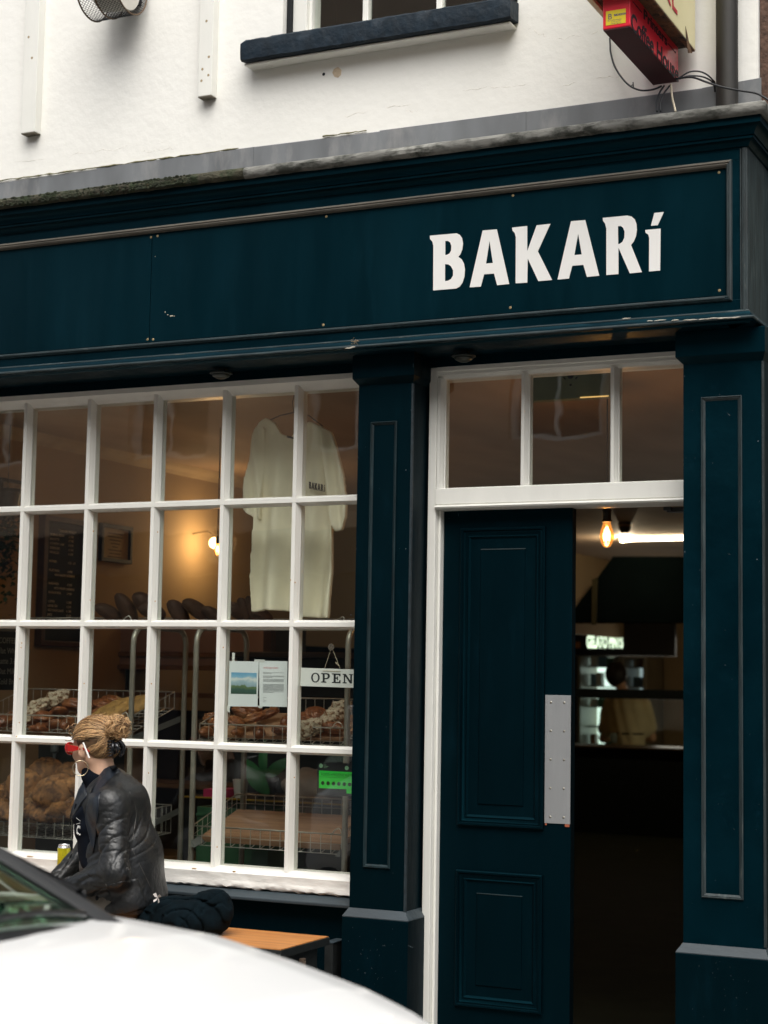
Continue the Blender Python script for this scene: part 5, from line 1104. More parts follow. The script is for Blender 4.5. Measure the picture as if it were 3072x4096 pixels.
# --- cream sign above
Xy = 1.676; zy = 3.838
t = thing('projecting_sign', (1.58, -.35, zy), 'cream box sign with red lettering and a rusty split underside above the red sign', 'sign')
obj('face_panel', MB().box(Xy-.02, Xy, -.72, -.05, zy, 4.75), M_YEL, t, bevel=.002)
obj('face_panel', MB().box(1.46, 1.48, -.72, -.05, zy, 4.75), M_YEL, t, bevel=.002)
obj('rusty_frame', MB().box(1.481, Xy-.021, -.715, -.055, zy+.012, zy+.03).box(Xy-.0195, Xy-.001, -.715, -.052, zy-.006, zy-.0005).box(1.481, Xy-.021, -.715, -.69, zy+.031, 4.74).box(1.481, Xy-.021, -.08, -.055, zy+.031, 4.74), M_RUST, t)
def ony(x, y): return at(2200+x*.5256, y*.5256, X=Xy+.0012)
mb = MB(); mb.poly([ony(x, y) for x, y in [(925, -120), (935, -110), (940, 45), (968, 82), (969, 116), (932, 66)]], (.001, 0, 0)); obj('letter', mb, mat('red_paint_letter', (.55, .03, .05), .4), t); mb = MB(); mb.poly([ony(x, y) for x, y in [(880, -120), (905, -90), (900, -40), (922, 50), (912, 38), (897, 0), (885, -40)]], (.001, 0, 0))
obj('letter', mb, mat('red_paint_letter', (.55, .03, .05), .4), t)
mb = MB(); mb.poly([ony(x, y) for x, y in [(1030, 200), (1045, 262), (1058, 330), (1082, 404), (1050, 404), (1040, 330)]], (.001, 0, 0)); obj('split', mb, MATS['rusty_frame'], t)
# --- cables
def cable(pts, r, m, lab, Yl, sc=.5256, ox=2200, oy=0):
    n = len(pts); P = []
    for i, (x, y) in enumerate(pts):
        Yv = Yl[0]+(Yl[1]-Yl[0])*i/(n-1); P.append(at(ox+x*sc, oy+y*sc, Y=Yv))
    Q = []
    for i in range(len(P)-1):
        p0, p1, p2, p3 = P[max(i-1, 0)], P[i], P[i+1], P[min(i+2, len(P)-1)]
        for k in range(5):
            u = k/5; Q.append(.5*((2*p1)+(p2-p0)*u+(2*p0-5*p1+4*p2-p3)*u*u+(3*p1-p0-3*p2+p3)*u**3))
    Q.append(P[-1]); return simple('cable', MB().tube(Q, r, 8), m, lab, 'cable', 'loose cables under the projecting signs', 0, True)
M_CAB = mat('black_cable', (.012, .014, .018), .5)
cable([(455, 290), (458, 340), (462, 400), (490, 500), (545, 590), (610, 655), (690, 687), (780, 682), (850, 655)], .0035, M_CAB, 'black cable looping down the white wall left of the red sign', (-.02, -.10))
cable([(985, 592), (1060, 548), (1130, 543), (1190, 565), (1240, 610), (1256, 640), (1265, 700)], .0032, M_CAB, 'uppermost black cable arching from the red sign to the drainpipe', (-.10, -.02))
cable([(985, 600), (1060, 578), (1150, 582), (1210, 605), (1245, 640), (1255, 700)], .0032, M_CAB, 'second black cable arching below the uppermost one beside the drainpipe', (-.10, -.02))
cable([(960, 600), (1080, 588), (1200, 628), (1320, 665), (1450, 690), (1560, 708), (1620, 735), (1680, 775), (1740, 830)], .0038, M_CAB, 'long black cable crossing in front of the drainpipe to the right edge', (-.14, -.22))
cable([(870, 652), (832, 710), (812, 780), (815, 850)], .0035, M_CAB, 'left of two black cables dropping behind the cornice', (-.10, -.14))
cable([(910, 652), (862, 720), (840, 790), (842, 850)], .0035, M_CAB, 'right of two black cables dropping behind the cornice', (-.10, -.14))
cable([(920, 640), (930, 740), (942, 790), (955, 850)], .0040, mat('cream_cable', (.55, .48, .36), .5), 'cream cable dropping from the red sign behind the cornice', (-.10, -.14))
p = at(2200+630*.5256, 660*.5256, Y=-.05); simple('cable_tie', MB().tube([p+Vector((-.006, -.004, .0)), p+Vector((0, -.006, .006)), p+Vector((.004, -.004, -.004)), p+Vector((.002, -.004, .016))], .0022, 5), M_CAB, 'small black tie knotted round the looping cable', 'cable tie', None, 0)
# --- drainpipe
a, b = at(2862, 200, Y=-.07), at(2949, 200, Y=-.07); r = (b.x-a.x)/2; cx = (a.x+b.x)/2
t = thing('drainpipe', (cx, -.07, 3.56), 'dark weathered drainpipe running down the white wall right of the signs', 'drainpipe')
obj('pipe', MB().tube([(cx, -.06, 3.56), (cx, -.06, 4.4), (cx, -.06, 6.5)], r, 28), mat('weathered_black_pipe', (.022, .020, .017), .55, metal=.1, var=.5, scale=6, stretch=(1, 1, .25), col2=(.12, .10, .08), c2at=(.58, .8), c2scale=14, bump=.15, bscale=30), t, smooth='auto')
obj('socket', MB().lathe((cx, -.06, 4.9), [(r+.001, 0), (r+.012, .005), (r+.012, .08), (r+.001, .085)], 28), MATS['weathered_black_pipe'], t, smooth='auto')
# --- wire mesh guard at the top left
gx0, gx1, gy, gz, gr = -.975, -.775, -.145, 4.452, .122
t = thing('mesh_guard', ((gx0+gx1)/2, gy, gz-gr), 'round black wire mesh guard over a lamp on the white wall at top left', 'guard')
mb = MB(); N_ = 52; M_ = 22
for s_ in (1, -1):
    for k in range(N_):
        P = [(gx0+(gx1-gx0)*i/M_, gy+gr*math.cos(2*math.pi*(k+s_*i*.55)/N_), gz+gr*math.sin(2*math.pi*(k+s_*i*.55)/N_)) for i in range(M_+1)]; mb.tube(P, .0011, 4)
obj('mesh', mb, M_INK, t)
mb = MB()
for x in (gx0, gx0+(gx1-gx0)*.42, gx1): mb.tube([(x, gy+(gr+.001)*math.cos(q), gz+(gr+.001)*math.sin(q)) for q in [2*math.pi*k/40 for k in range(40)]], .0038, 8, close=True)
obj('ring', mb, mat('brown_ring', (.10, .06, .03), .6), t, smooth=True)
obj('lamp_body', MB().lathe((gx0+.03, gy, gz), [(.05, 0), (.09, .02), (.105, .14), (.10, .15), (.001, .15)], 24, 'x'), mat('cream_lamp', (.62, .60, .54), .5), t, smooth='auto')
obj('bracket', MB().box(gx0+.08, gx0+.16, gy+.08, 0, gz-.03, gz+.03), M_INK, t)
# --- soffit lights
for (x, y, lab) in [(885, 1483, 'small round light under the fascia above the paned window'), (1855, 1412, 'small round light under the fascia above the doorway')]:
    p = at(x, y, Y=-.10); t = thing('soffit_light', (p.x, -.10, 2.70), lab, 'light', 'round lights under the fascia')
    obj('rim', MB().lathe((p.x, -.10, 2.760), [(.012, 0), (.012, -.010), (.046, -.016), (.048, -.022), (.040, -.026)], 24), mat('grey_green_rim', (.006, .012, .011), .5), t, smooth='auto'); obj('lens', MB().lathe((p.x, -.10, 2.736), [(.039, 0), (.034, -.010), (.018, -.018), (.001, -.020)], 24), mat('frosted_lens', (.018, .026, .02), .3), t, smooth=True)
    obj('gold_glint', MB().box(p.x-.004, p.x+.012, -.088, -.070, 2.745, 2.7602), mat('gold_glint_metal', (.9, .5, .12), .2, metal=.9), t)  # warm reflection above the fitting, put in as a bright gold block
# --- bench
zb_ = .533
a, b, c = at(1125, 3798, Z=zb_), at(1312, 3745, Z=zb_), at(890, 3712, Z=zb_)
bx1 = (a.x+b.x)/2; bY0, bY1 = a.y, b.y; bx0 = -1.75
t = thing('bench', ((bx0+bx1)/2, (bY0+bY1)/2, GZ), 'long low bench with an orange wooden top and black metal sides below the window', 'bench')
obj('wooden_top', MB().box(bx0, bx1, bY0, bY1, zb_-.003, zb_), mat('oiled_orange_wood', (.48, .195, .050), .45, var=.16, scale=10, stretch=(.2, 6, 6), bump=.05, bscale=60, col2=(.36, .14, .045), c2at=(.55, .6), c2scale=9), t)
obj('metal_edge', MB().box(bx0-.004, bx1+.004, bY0-.004, bY1+.004, zb_-.032, zb_-.0035), mat('black_steel', (.012, .014, .014), .45, var=.3, scale=40), t, bevel=.0015)
mb = MB()
for x in (bx0+.1, -.75, bx1-.06):
    for y in (bY0+.03, bY1-.03): obj('leg', MB().box(x-.02, x+.02, y-.02, y+.02, GZ, zb_-.033), MATS['black_steel'], t, bevel=.002)
obj('hinge', MB().box(bx1-.005, bx1+.012, bY0+.15, bY0+.17, .30, .48).tube([(bx1+.012, bY0+.16, .30), (bx1+.012, bY0+.16, .47)], .006, 8), mat('rusty_hinge', (.10, .07, .05), .6, var=.4, scale=40), t)
obj('side_panel', MB().box(bx1-.03, bx1-.02, bY0+.055, bY1-.055, GZ+.05, zb_-.033), MATS['black_steel'], t)
# frame box behind the bench end
q = at(1338, 3772, Y=-.14); t = thing('black_post', (q.x-.02, -.10, GZ), 'short black post standing between the bench and the pilaster base', 'post')
obj('post', MB().box(q.x-.035, q.x+.0, -.155, -.05, GZ, q.z), MATS['black_steel'], t, bevel=.002); obj('cap', MB().box(q.x-.038, q.x+.003, -.158, -.047, q.z+.0005, q.z+.004), M_GREYL, t)
# --- can on the ledge
p = at(246, 3376, Y=-.06); zl = .648; cr = .0265
t = thing('drink_can', (p.x+.012, -.058, zl), 'yellow drinks can standing on the window ledge in front of the person', 'can')
cx_, cz = p.x+.012, zl; hh = p.z-.001-zl
obj('can_body', MB().lathe((cx_, -.058, cz), [(.018, 0), (.021, .003), (cr, .012), (cr, hh-.014)], 28), mat('yellow_can', (.62, .56, .02), .3, metal=.3, var=.15, scale=30, col2=(.35, .36, .05), c2at=(.6, .62), c2scale=60), t, smooth='auto')
obj('can_top', MB().lathe((cx_, -.058, cz), [(cr, hh-.0135), (.0225, hh-.004), (.0235, hh-.001), (.0225, hh), (.021, hh-.003), (.001, hh-.004)], 28), mat('aluminium', (.6, .6, .6), .25, metal=.8), t, smooth='auto')
# ================================================================== NEIGHBOURS
t = thing('brick_edge', (1.93, .15, GZ), 'narrow brown brick edge of the next house beside the white wall', 'wall')
obj('brick_face', MB().box(1.901, 1.932, .02, .099, 3.62, 6.6), mat('brown_brick', (.09, .05, .035), .9, var=.4, scale=40, bump=.6, bscale=60), t)
t = thing('neighbour_building', (6, 5, GZ), 'dark blue painted frontage of the next building at the right edge', 'building')
mb = MB(); mb.box(2.02, 9, .42, 9, GZ, 7); obj('wall', mb, mat('blue_render', (.012, .04, .07), .6, var=.2), t)
mb = MB(); mb.box(2.02, 9, .40, .4195, GZ, 3.55); obj('stone_pier', mb, mat('mossy_stone', (.10, .10, .075), .9, var=.4, scale=14, bump=.6, bscale=30), t)
obj('window', MB().box(3.2, 4.4, .39, .3995, 4.0, 5.6), mat('dark_window', (.02, .03, .035), .1), t)
# opposite side of the street (seen only as reflections in the glass)
t = thing('opposite_building', (0, -11, GZ), 'cream rendered building across the street mirrored in the panes', 'building')
yo = -9.9; M_OPP = mat('cream_render', (.62, .46, .34), .85, var=.08, scale=2)
mb = MB(); mb.box(-16, 16, yo-6, yo-.2, GZ, 9.0); obj('wall_core', mb, M_OPP, t)
mb = MB(); xs = [-14+2.3*i for i in range(13)]
mb.box(-16, 16, yo-.2, yo, 3.1, 3.9); mb.box(-16, 16, yo-.2, yo, 5.7, 6.6); mb.box(-16, 16, yo-.2, yo, 8.3, 9.0)
e0 = -16
for x in xs: 
    for z0, z1 in ((3.9, 5.7), (6.6, 8.3)): mb.box(e0, x-.5, yo-.2, yo, z0, z1)
    e0 = x+.5
for z0, z1 in ((3.9, 5.7), (6.6, 8.3)): mb.box(e0, 16, yo-.2, yo, z0, z1)
obj('wall', mb, M_OPP, t)
for x in xs:
    for z0, z1 in ((3.9, 5.7), (6.6, 8.3)):
        wn = obj('window', MB().box(x-.5, x+.5, yo-.19, yo-.15, z0, z1), mat('dark_window', (.02, .03, .035), .1), t)
        child('frame', MB().box(x-.5, x-.44, yo-.149, yo-.10, z0, z1).box(x+.44, x+.5, yo-.149, yo-.10, z0, z1).box(x-.44, x+.44, yo-.149, yo-.10, z0, z0+.07).box(x-.44, x+.44, yo-.149, yo-.10, (z0+z1)/2-.03, (z0+z1)/2+.03).box(x-.02, x+.02, yo-.145, yo-.11, z0+.07, z1), M_WPAINT, wn)
mb = MB(); mb.box(-16, 16, yo-.2, yo+.05, 2.6, 3.09)
for i in range(12): mb.box(-14.9+2.6*i, -14.6+2.6*i, yo-.2, yo+.02, GZ, 2.6)
obj('shopfront', mb, mat('dark_shopfront', (.03, .03, .035), .5), t); obj('shop_glass', MB().box(-16, 16, yo-.2, yo-.1, GZ+.5, 2.59), mat('dark_window', (.02, .03, .035), .1), t)
# ================================================================== SEATED PERSON (facing left, leaning forward on the bench)
PB = Vector((-.47, -.42, .533))
PT = thing('person', PB, 'person in black leather jacket and red sunglasses sitting on the bench', 'person')
def V3(*a): return np.array(a, float)
HC = V3(-.640, -.425, 1.210); hs = .92
Hf = V3(-.985, .12, -.13); Hf /= np.linalg.norm(Hf); Hl = np.cross(V3(0, 0, 1), Hf); Hl /= np.linalg.norm(Hl); Hu = np.cross(Hf, Hl)
HR = np.stack([Hf, Hl, Hu], 1)          # columns
def HL(P): return (P-HC)@HR/hs          # world -> head (forward, left, up)
def HW(f, l, u): q = HC+(Hf*f+Hl*l+Hu*u)*hs; return Vector(q.tolist())
def bodyf(P):
    Q = HL(P); Qm = Q.copy(); Qm[..., 1] = np.abs(Q[..., 1])
    d = sd_ell(Q, (-.012, 0, .030), (.098, .076, .088))
    d = smin(d, sd_ell(Q, (.022, 0, -.030), (.066, .060, .070)), .03)
    d = smin(d, sd_ell(Q, (.058, 0, -.080), (.026, .026, .022)), .03)            # chin
    d = smin(d, sd_cone(Qm, (-.012, .052, -.045), (.050, .022, -.086), .020, .017), .025)  # jaw line
    d = smin(d, sd_ell(Qm, (.058, .034, -.022), (.026, .026, .024)), .02)         # cheek
    d = smin(d, sd_cone(Qm, (.078, .010, .028), (.070, .040, .026), .011, .010), .012)   # brow
    d = smax(d, -sd_ell(Qm, (.092, .032, .010), (.018, .018, .012)), .010)        # eye sockets
    d = smin(d, sd_cone(Q, (.084, 0, .014), (.106, 0, -.022), .008, .0115), .010)  # nose
    d = smin(d, sd_ell(Qm, (.094, .011, -.026), (.011, .008, .008)), .006)
    d = smin(d, sd_ell(Q, (.083, 0, -.050), (.014, .022, .0062)), .005); d = smin(d, sd_ell(Q, (.081, 0, -.061), (.013, .018, .0065)), .005)
    d = smax(d, -sd_ell(Q, (.095, 0, -.0555), (.010, .020, .0012)), .002)
    ear = smax(sd_ell(Qm, (-.006, .083, -.012), (.019, .011, .031), (0, 0, .35)), -sd_ell(Qm, (.000, .094, -.008), (.011, .007, .019)), .004)
    d = smin(d, ear, .006)*hs
    d = smin(d, sd_cone(P, HC+Hf*-.030*hs+Hu*-.06*hs, V3(-.585, -.425, 1.055), .050, .060), .03)   # neck
    R = P-V3(-.50, -.42, .80)
    d = smin(d, sd_cone(P*V3(1, .78, 1), V3(-.47, -.42*.78, .66), V3(-.57, -.42*.78, .95), .125, .105), .05)
    d = smin(d, sd_cone(P, V3(-.46, -.55, 1.00), V3(-.64, -.29, 1.00), .055, .055), .05)
    for sh, el, wr in ARMS:
        d = smin(d, sd_cone(P, sh, el, .040, .031), .03); d = smin(d, sd_cone(P, el, wr, .029, .022), .02)
    # thighs, calves
    for hp, kn, ft in LEGS:
        d = smin(d, sd_cone(P, hp, kn, .085, .058), .04); d = smin(d, sd_cone(P, kn, ft, .055, .036), .03); d = smin(d, sd_cone(P, ft, ft+V3(-.13, -.03, -.03), .035, .028), .02)
    for wr, pd, sgn in HANDS:
        pd = pd/np.linalg.norm(pd); side = np.cross(V3(0, 0, 1), pd); side /= np.linalg.norm(side)
        pc = wr+pd*.055; d = smin(d, sd_cone(P*1.0, wr+pd*.01, pc+pd*.015, .022, .026), .015)
        for q in range(4):
            r0 = pc+pd*.03+side*(q-1.5)*.017; ln = (.030, .036, .033, .025)[q]
            r1 = r0+pd*ln+V3(0, 0, -.012); r2 = r1+pd*ln*.4+V3(0, 0, -.026)
            d = smin(d, sd_cone(P, r0, r1, .0095, .0085), .006); d = smin(d, sd_cone(P, r1, r2, .0083, .0070), .003)
        t0 = wr+pd*.03+side*sgn*.022; t1 = t0+pd*.03+side*sgn*.018+V3(0, 0, -.01); d = smin(d, sd_cone(P, t0, t1, .011, .009), .008); d = smin(d, sd_cone(P, t1, t1+pd*.025, .009, .0075), .004)
    return d
ARMS = [(V3(-.445, -.585, 1.005), V3(-.375, -.640, .765), V3(-.625, -.600, .680)), (V3(-.650, -.270, 1.005), V3(-.785, -.215, .800), V3(-.815, -.430, .660))]
LEGS = [(V3(-.48, -.50, .625), V3(-.86, -.62, .600), V3(-.80, -.66, .16)), (V3(-.50, -.33, .625), V3(-.88, -.36, .600), V3(-.84, -.34, .16))]
HANDS = [(ARMS[0][2], V3(-.9, .35, -.1), 1), (ARMS[1][2], V3(-.35, -.9, -.1), -1)]
sculpt('body', bodyf, (-1.08, -.78, .06), (-.28, -.12, 1.36), .0055, M_SKIN, PT, smooth_it=1)
# eyes
mb = MB()
for l in (.031, -.031): mb.sphere(HW(.070, l, .010), .0115*hs, 14, 10)
obj('eye', mb, mat('eye_white', (.6, .58, .55), .2), PT, smooth=True)
# black top
def topf(P):
    d = sd_cone(P*V3(1, .78, 1), V3(-.47, -.42*.78, .66), V3(-.575, -.42*.78, .95), .137, .118)
    d = smin(d, sd_cone(P, V3(-.46, -.54, 1.00), V3(-.64, -.30, 1.00), .062, .062), .05)
    nk = sd_cone(P, V3(-.585, -.425, 1.055), V3(-.628, -.425, 1.120), .068, .059)
    return smin(d, nk, .03)+.003*np.sin(P[..., 2]*90+noise3(P, 9)*5)
sculpt('black_top', topf, (-.85, -.75, .55), (-.3, -.1, 1.2), .007, mat('black_jersey', (.004, .006, .011), .9, spec=.1), PT, smooth_it=1)
# trousers
def trf(P):
    d = sd_cone(P*V3(1, .78, 1), V3(-.47, -.42*.78, .655), V3(-.47, -.42*.78, .70), .125, .12)
    for hp, kn, ft in LEGS: d = smin(d, sd_cone(P, hp, kn, .098, .072), .05); d = smin(d, sd_cone(P, kn, ft, .070, .062), .04)
    return np.maximum(d+.004*noise3(P, 22), np.maximum(P[..., 2]-.76, .14-P[..., 2]))
sculpt('trousers', trf, (-1.08, -.8, .08), (-.3, -.1, .8), .010, mat('grey_brown_trousers', (.14, .125, .105), .85, bump=.1, bscale=200), PT, smooth_it=1)
for i, (hp, kn, ft) in enumerate(LEGS):
    sculpt('shoe', lambda P: np.maximum(sd_cone(P, ft+V3(.02, 0, -.055), ft+V3(-.17, -.03, -.065), .045, .035), GZ+.002-P[..., 2]), tuple(ft+V3(-.25, -.12, -.13)), tuple(ft+V3(.12, .12, .06)), .010, mat('black_shoe', (.012, .012, .012), .4), PT)
# leather jacket
bF = V3(-.87, -.50, 0); bF /= np.linalg.norm(bF); bL = V3(.50, -.87, 0); bL /= np.linalg.norm(bL)
def crease(ph): return -(np.maximum(0, 1-np.abs(np.sin(ph*.5))*1.9)**1.3)   # narrow valleys between broad swells
def jacketf(P):
    N = noise3(P, 5.5); N2 = noise3(P+3.1, 13)
    ax = V3(-.55, -.42, .9)
    Q = P-ax; u = Q@bF; v = Q@bL; z = P[..., 2]
    # torso: stretched cones in the body frame
    B = np.stack([u, v*.76, z], -1)
    c0 = (V3(-.475, -.42, 0)-ax)@bF; c1 = (V3(-.545, -.42, 0)-ax)@bF
    d = sd_cone(B, (c0+.005, 0, .64), (c0+.022, 0, .80), .164, .146); d = smin(d, sd_cone(B, (c0+.022, 0, .80), (c1+.012, 0, .985), .146, .118), .05)
    d = smin(d, sd_cone(P, V3(-.455, -.570, 1.005), V3(-.645, -.280, 1.005), .068, .068), .06)
    d = smin(d, sd_cone(P, V3(-.50, -.42, 1.00), V3(-.560, -.425, 1.065), .10, .070), .05)
    # torso folds: slanting drapes on the back and side
    S_ = P@V3(.79, .61, 0); AM = np.clip(noise3(P+7.7, 7)+.75, .15, 1)
    f = -.008*AM*crease((z-1.0*S_)*84+7.0*N)*np.clip((1.0-z)*6, 0, 1)*np.clip((z-.76)*7, 0, 1)
    f = f-.005*AM*crease((S_-.25*z)*85+9.0*N)*np.clip((.80-z)*6, 0, 1)
    d = d+f+.0035*N2-.004
    sh0, el0, wr0 = ARMS[0]
    for i, (sh, el, wr) in enumerate(ARMS):
        au = sd_cone(P, sh+V3(.0, .01, -.03), el, .060, .054); fa = sd_cone(P, el, wr, .054, .043)
        t1 = np.clip(((P-sh)@(el-sh))/((el-sh)@(el-sh)), -.2, 1.2); t2 = np.clip(((P-el)@(wr-el))/((wr-el)@(wr-el)), -.2, 1.2)
        e1 = -.0075*AM*crease((z-1.5*S_)*72+6*N)*np.clip(t1*2.4+.45, 0, 1)-.003*crease((z-.4*S_)*210+16*N+1)
        e2 = -.0085*AM*crease((z-1.3*S_)*76+7*N+1.5)-.003*crease((z-.2*S_)*200+16*N+2)
        d = smin(d, smin(au+e1, fa+e2, .025), .034)
    d = smax(d, -(sd_cone(P, V3(-.60, -.425, 1.07), V3(-.665, -.425, 1.17), .062, .075)), .008)   # neck hole
    for k, (sh, el, wr) in enumerate(ARMS):
        ad = (wr-el)/np.linalg.norm(wr-el); d = np.where(((P-wr)@ad > .0) & (np.linalg.norm(P-wr, axis=-1) < .10) , np.maximum(d, ((P-wr)@ad)), d)
    # front opening: V from the neck to the hem
    wdt = .012+.060*np.clip((z-.78)/.25, 0, 1)-.016*np.clip((.76-z)/.08, 0, 1)
    op = np.maximum(np.abs(v+.015)-wdt, .035-u)
    d = smax(d, -op, .012)
    hem = .600+.03*np.clip(u*2, -1, 1)+.012*N
    d = smax(d, hem-z, .012)
    return d
M_LEATH = mat('black_leather', (.0055, .0068, .008), .42, var=.25, scale=20, bump=.30, bscale=60, rvar=.10, spec=.6, col2=(.018, .017, .015), c2at=(.5, .7), c2scale=12)
M_LEATH2 = mat('black_leather_trim', (.008, .012, .019), .38, var=.2, scale=20, bump=.1, bscale=90, spec=.5)
JK = sculpt('leather_jacket', jacketf, (-.96, -.78, .56), (-.25, -.10, 1.16), .0042, M_LEATH, PT, smooth_it=1)
def hit(x, y, fn=jacketf):
    """first point of the sculpted surface along a sight line, used to lay seams on the leather"""
    a = at(x, y, Y=-.95); b = at(x, y, Y=-.05); a, b = np.array(a), np.array(b); n = 260
    T = np.linspace(0, 1, n); P = a+(b-a)*T[:, None]; D = fn(P); k = np.argmax(D < 0)
    return P[k] if D[k] < 0 else b*.5+a*.5
ZX, ZY, ZK = 180, 2800, .4068
def hp(x, y, out=.0): q = hit(ZX+x*ZK, ZY+y*ZK); dv = CAM-q; dv /= np.linalg.norm(dv); return Vector((q+dv*out).tolist())
def seam(pts, r, name, m, step=4, out=.001, close=False):
    P = []
    for i in range(len(pts)-(0 if close else 1)):
        (xa_, ya_), (xb_, yb_) = pts[i], pts[(i+1) % len(pts)]; n = max(2, int(math.hypot(xb_-xa_, yb_-ya_)/22))
        for k in range(n): P.append(hp(xa_+(xb_-xa_)*k/n, ya_+(yb_-ya_)*k/n, out))
    if not close: P.append(hp(*pts[-1], out))
    Q = [P[0]]
    for p in P[1:]:
        if (p-Q[-1]).length < .05: Q.append(p)
    for _ in range(2): Q = [Q[0]]+[(Q[i-1]+Q[i]*2+Q[i+1])/4 for i in range(1, len(Q)-1)]+[Q[-1]]
    return obj(name, MB().tube(Q, r, 6), m, PT, smooth=True)
def patch(pts, name, m, out=.004, n=12, th=.004):
    """piece of leather lying on the jacket: bilinear patch between four corners draped on the surface"""
    a, b, c, d_ = [np.array(p, float) for p in pts]; G = []
    for i in range(n+1):
        row = []
        for j in range(n+1):
            u, v = i/n, j/n; q = (a*(1-u)+b*u)*(1-v)+(d_*(1-u)+c*u)*v; row.append(hp(q[0], q[1], out))
        G.append(row)
    for _ in range(2):
        H = [r[:] for r in G]
        for i in range(1, n):
            for j in range(1, n): H[i][j] = (G[i-1][j]+G[i+1][j]+G[i][j-1]+G[i][j+1]+G[i][j]*2)/6
        G = H
    V = [p for r in G for p in r]; W_ = n+1; F = [(i*W_+j, i*W_+j+1, (i+1)*W_+j+1, (i+1)*W_+j) for i in range(n) for j in range(n)]
    mb = MB(); mb.add(V, F); o = obj(name, mb, m, PT, smooth=True)
    so = o.modifiers.new('solid', 'SOLIDIFY'); so.thickness = th; so.offset = 0; return o
M_PIPE = mat('highlit_leather_piping', (.055, .052, .046), .35, spec=.8)  # lighter colour carries the light caught by seam and piping edges
patch([(604, 1822), (908, 1752), (1022, 2040), (700, 2138)], 'pocket', M_LEATH, out=.004)
seam([(600, 1815), (640, 1960), (668, 2080), (700, 2140), (760, 2142), (960, 2078), (1022, 2050), (1012, 2000), (960, 1860), (912, 1752)], .0026, 'pocket_piping', M_PIPE, out=.006)
seam([(852, 1455), (900, 1560), (950, 1660), (1000, 1760), (1040, 1850)], .0014, 'seam', M_PIPE)
seam([(780, 1560), (830, 1660), (855, 1740)], .0014, 'seam', M_PIPE)
seam([(800, 1655), (920, 1605), (1050, 1555)], .0014, 'seam', M_PIPE)
seam([(830, 900), (880, 1010), (900, 1120), (880, 1250), (860, 1380)], .0016, 'seam', M_PIPE)
seam([(545, 900), (520, 1000), (510, 1100)], .0012, 'seam', M_SEAL)
# collar and lapels
def slab(pts, Ys, name, m, th=.006):
    P = [at(ZX+x*ZK, ZY+y*ZK, Y=Y_) for (x, y), Y_ in zip(pts, Ys)]; c = sum(P, Vector())/len(P); dv = Vector(CAM.tolist())-c; dv.normalize()
    return obj(name, MB().poly(P, dv*-th), m, PT, bevel=.002)
def anyf(P): return np.minimum(np.minimum(jacketf(P), topf(P)), bodyf(P))
def hq(x, y, out): q = hit(ZX+x*ZK, ZY+y*ZK, anyf); dv = CAM-q; dv /= np.linalg.norm(dv); return Vector((q+dv*out).tolist())
def collar_strip():
    A = [(455, 900), (497, 812), (535, 735), (580, 680), (630, 652), (690, 640)]; Bp = [(436, 925), (522, 908), (566, 850), (625, 790), (690, 730), (745, 700)]
    mb = MB(); L = []
    for i in range(6):
        a, b = hq(*A[i], .024), hq(*Bp[i], .006); m_ = hq((A[i][0]+Bp[i][0])/2, (A[i][1]+Bp[i][1])/2, .014); bk = Vector((-.61, .79, 0))*.007
        L.append([a, (m_+(a+b)/2)/2, b, b+bk, (m_+(a+b)/2)/2+bk, a+bk])
    mb.loops(L); return obj('collar', mb, M_LEATH2, PT, smooth='auto')
collar_strip()
def drape(A, Bp, name, out=.006, th=.005, n=10):
    G = []
    for k in range(len(A)):
        row = [hq(A[k][0]+(Bp[k][0]-A[k][0])*i/n, A[k][1]+(Bp[k][1]-A[k][1])*i/n, out) for i in range(n+1)]; G.append(row)
    for _ in range(3): G = [[g[i] if i in (0, n) else (g[i-1]+g[i]*2+g[i+1])/4 for i in range(n+1)] for g in G]
    mb = MB(); mb.add([p for r in G for p in r], [(i*(n+1)+j, i*(n+1)+j+1, (i+1)*(n+1)+j+1, (i+1)*(n+1)+j) for i in range(len(G)-1) for j in range(n)])
    o = obj(name, mb, M_LEATH2, PT, smooth=True); so = o.modifiers.new('solid', 'SOLIDIFY'); so.thickness = th; so.offset = 0; return o
drape([(436, 925), (430, 985), (395, 1100), (400, 1200), (430, 1320), (455, 1420), (470, 1500)], [(545, 905), (535, 980), (522, 1100), (512, 1200), (505, 1320), (490, 1420), (475, 1505)], 'lapel')
drape([(375, 800), (330, 885), (292, 1000), (262, 1080), (246, 1160)], [(410, 900), (405, 960), (360, 1010), (310, 1095), (262, 1172)], 'lapel')
q = hp(512, 1948, .003); obj('button', MB().sphere(q, (.008, .004, .008), 14, 8), M_SEAL, PT, smooth=True)
# white print on the top, thin white cords, paper tag at the hem
P = [hq(x, y, .006) for x, y in [(322, 1232), (345, 1240), (348, 1328), (334, 1330), (332, 1318), (322, 1316), (320, 1325), (308, 1308), (312, 1262)]]
obj('white_print', MB().poly(P, (0, .002, 0)), mat('white_print', (.7, .7, .68), .7), PT)
mb = MB()
for (x0, y0, x1, y1) in [(306, 1157, 348, 1190), (288, 1224, 346, 1210)]: mb.tube([hq(x0, y0, .006), hq((x0+x1)/2, (y0+y1)/2+1, .006), hq(x1, y1, .006)], .0009, 5)
obj('white_cord', mb, MATS['white_print'], PT)
c = at(ZX+1108*ZK, ZY+1945*ZK, Y=-.56); mb = MB()
for a in (0.3, 1.9, 3.6, 5.0): mb.poly([c, c+Vector((.018*math.cos(a), -.004, .020*math.sin(a))), c+Vector((.020*math.cos(a+.5), -.010, .020*math.sin(a+.5))), c+Vector((.010*math.cos(a+.9), -.006, .010*math.sin(a+.9)))], (0, .0008, 0))
obj('paper_tag', mb, mat('white_tag', (.62, .58, .55), .8), PT)
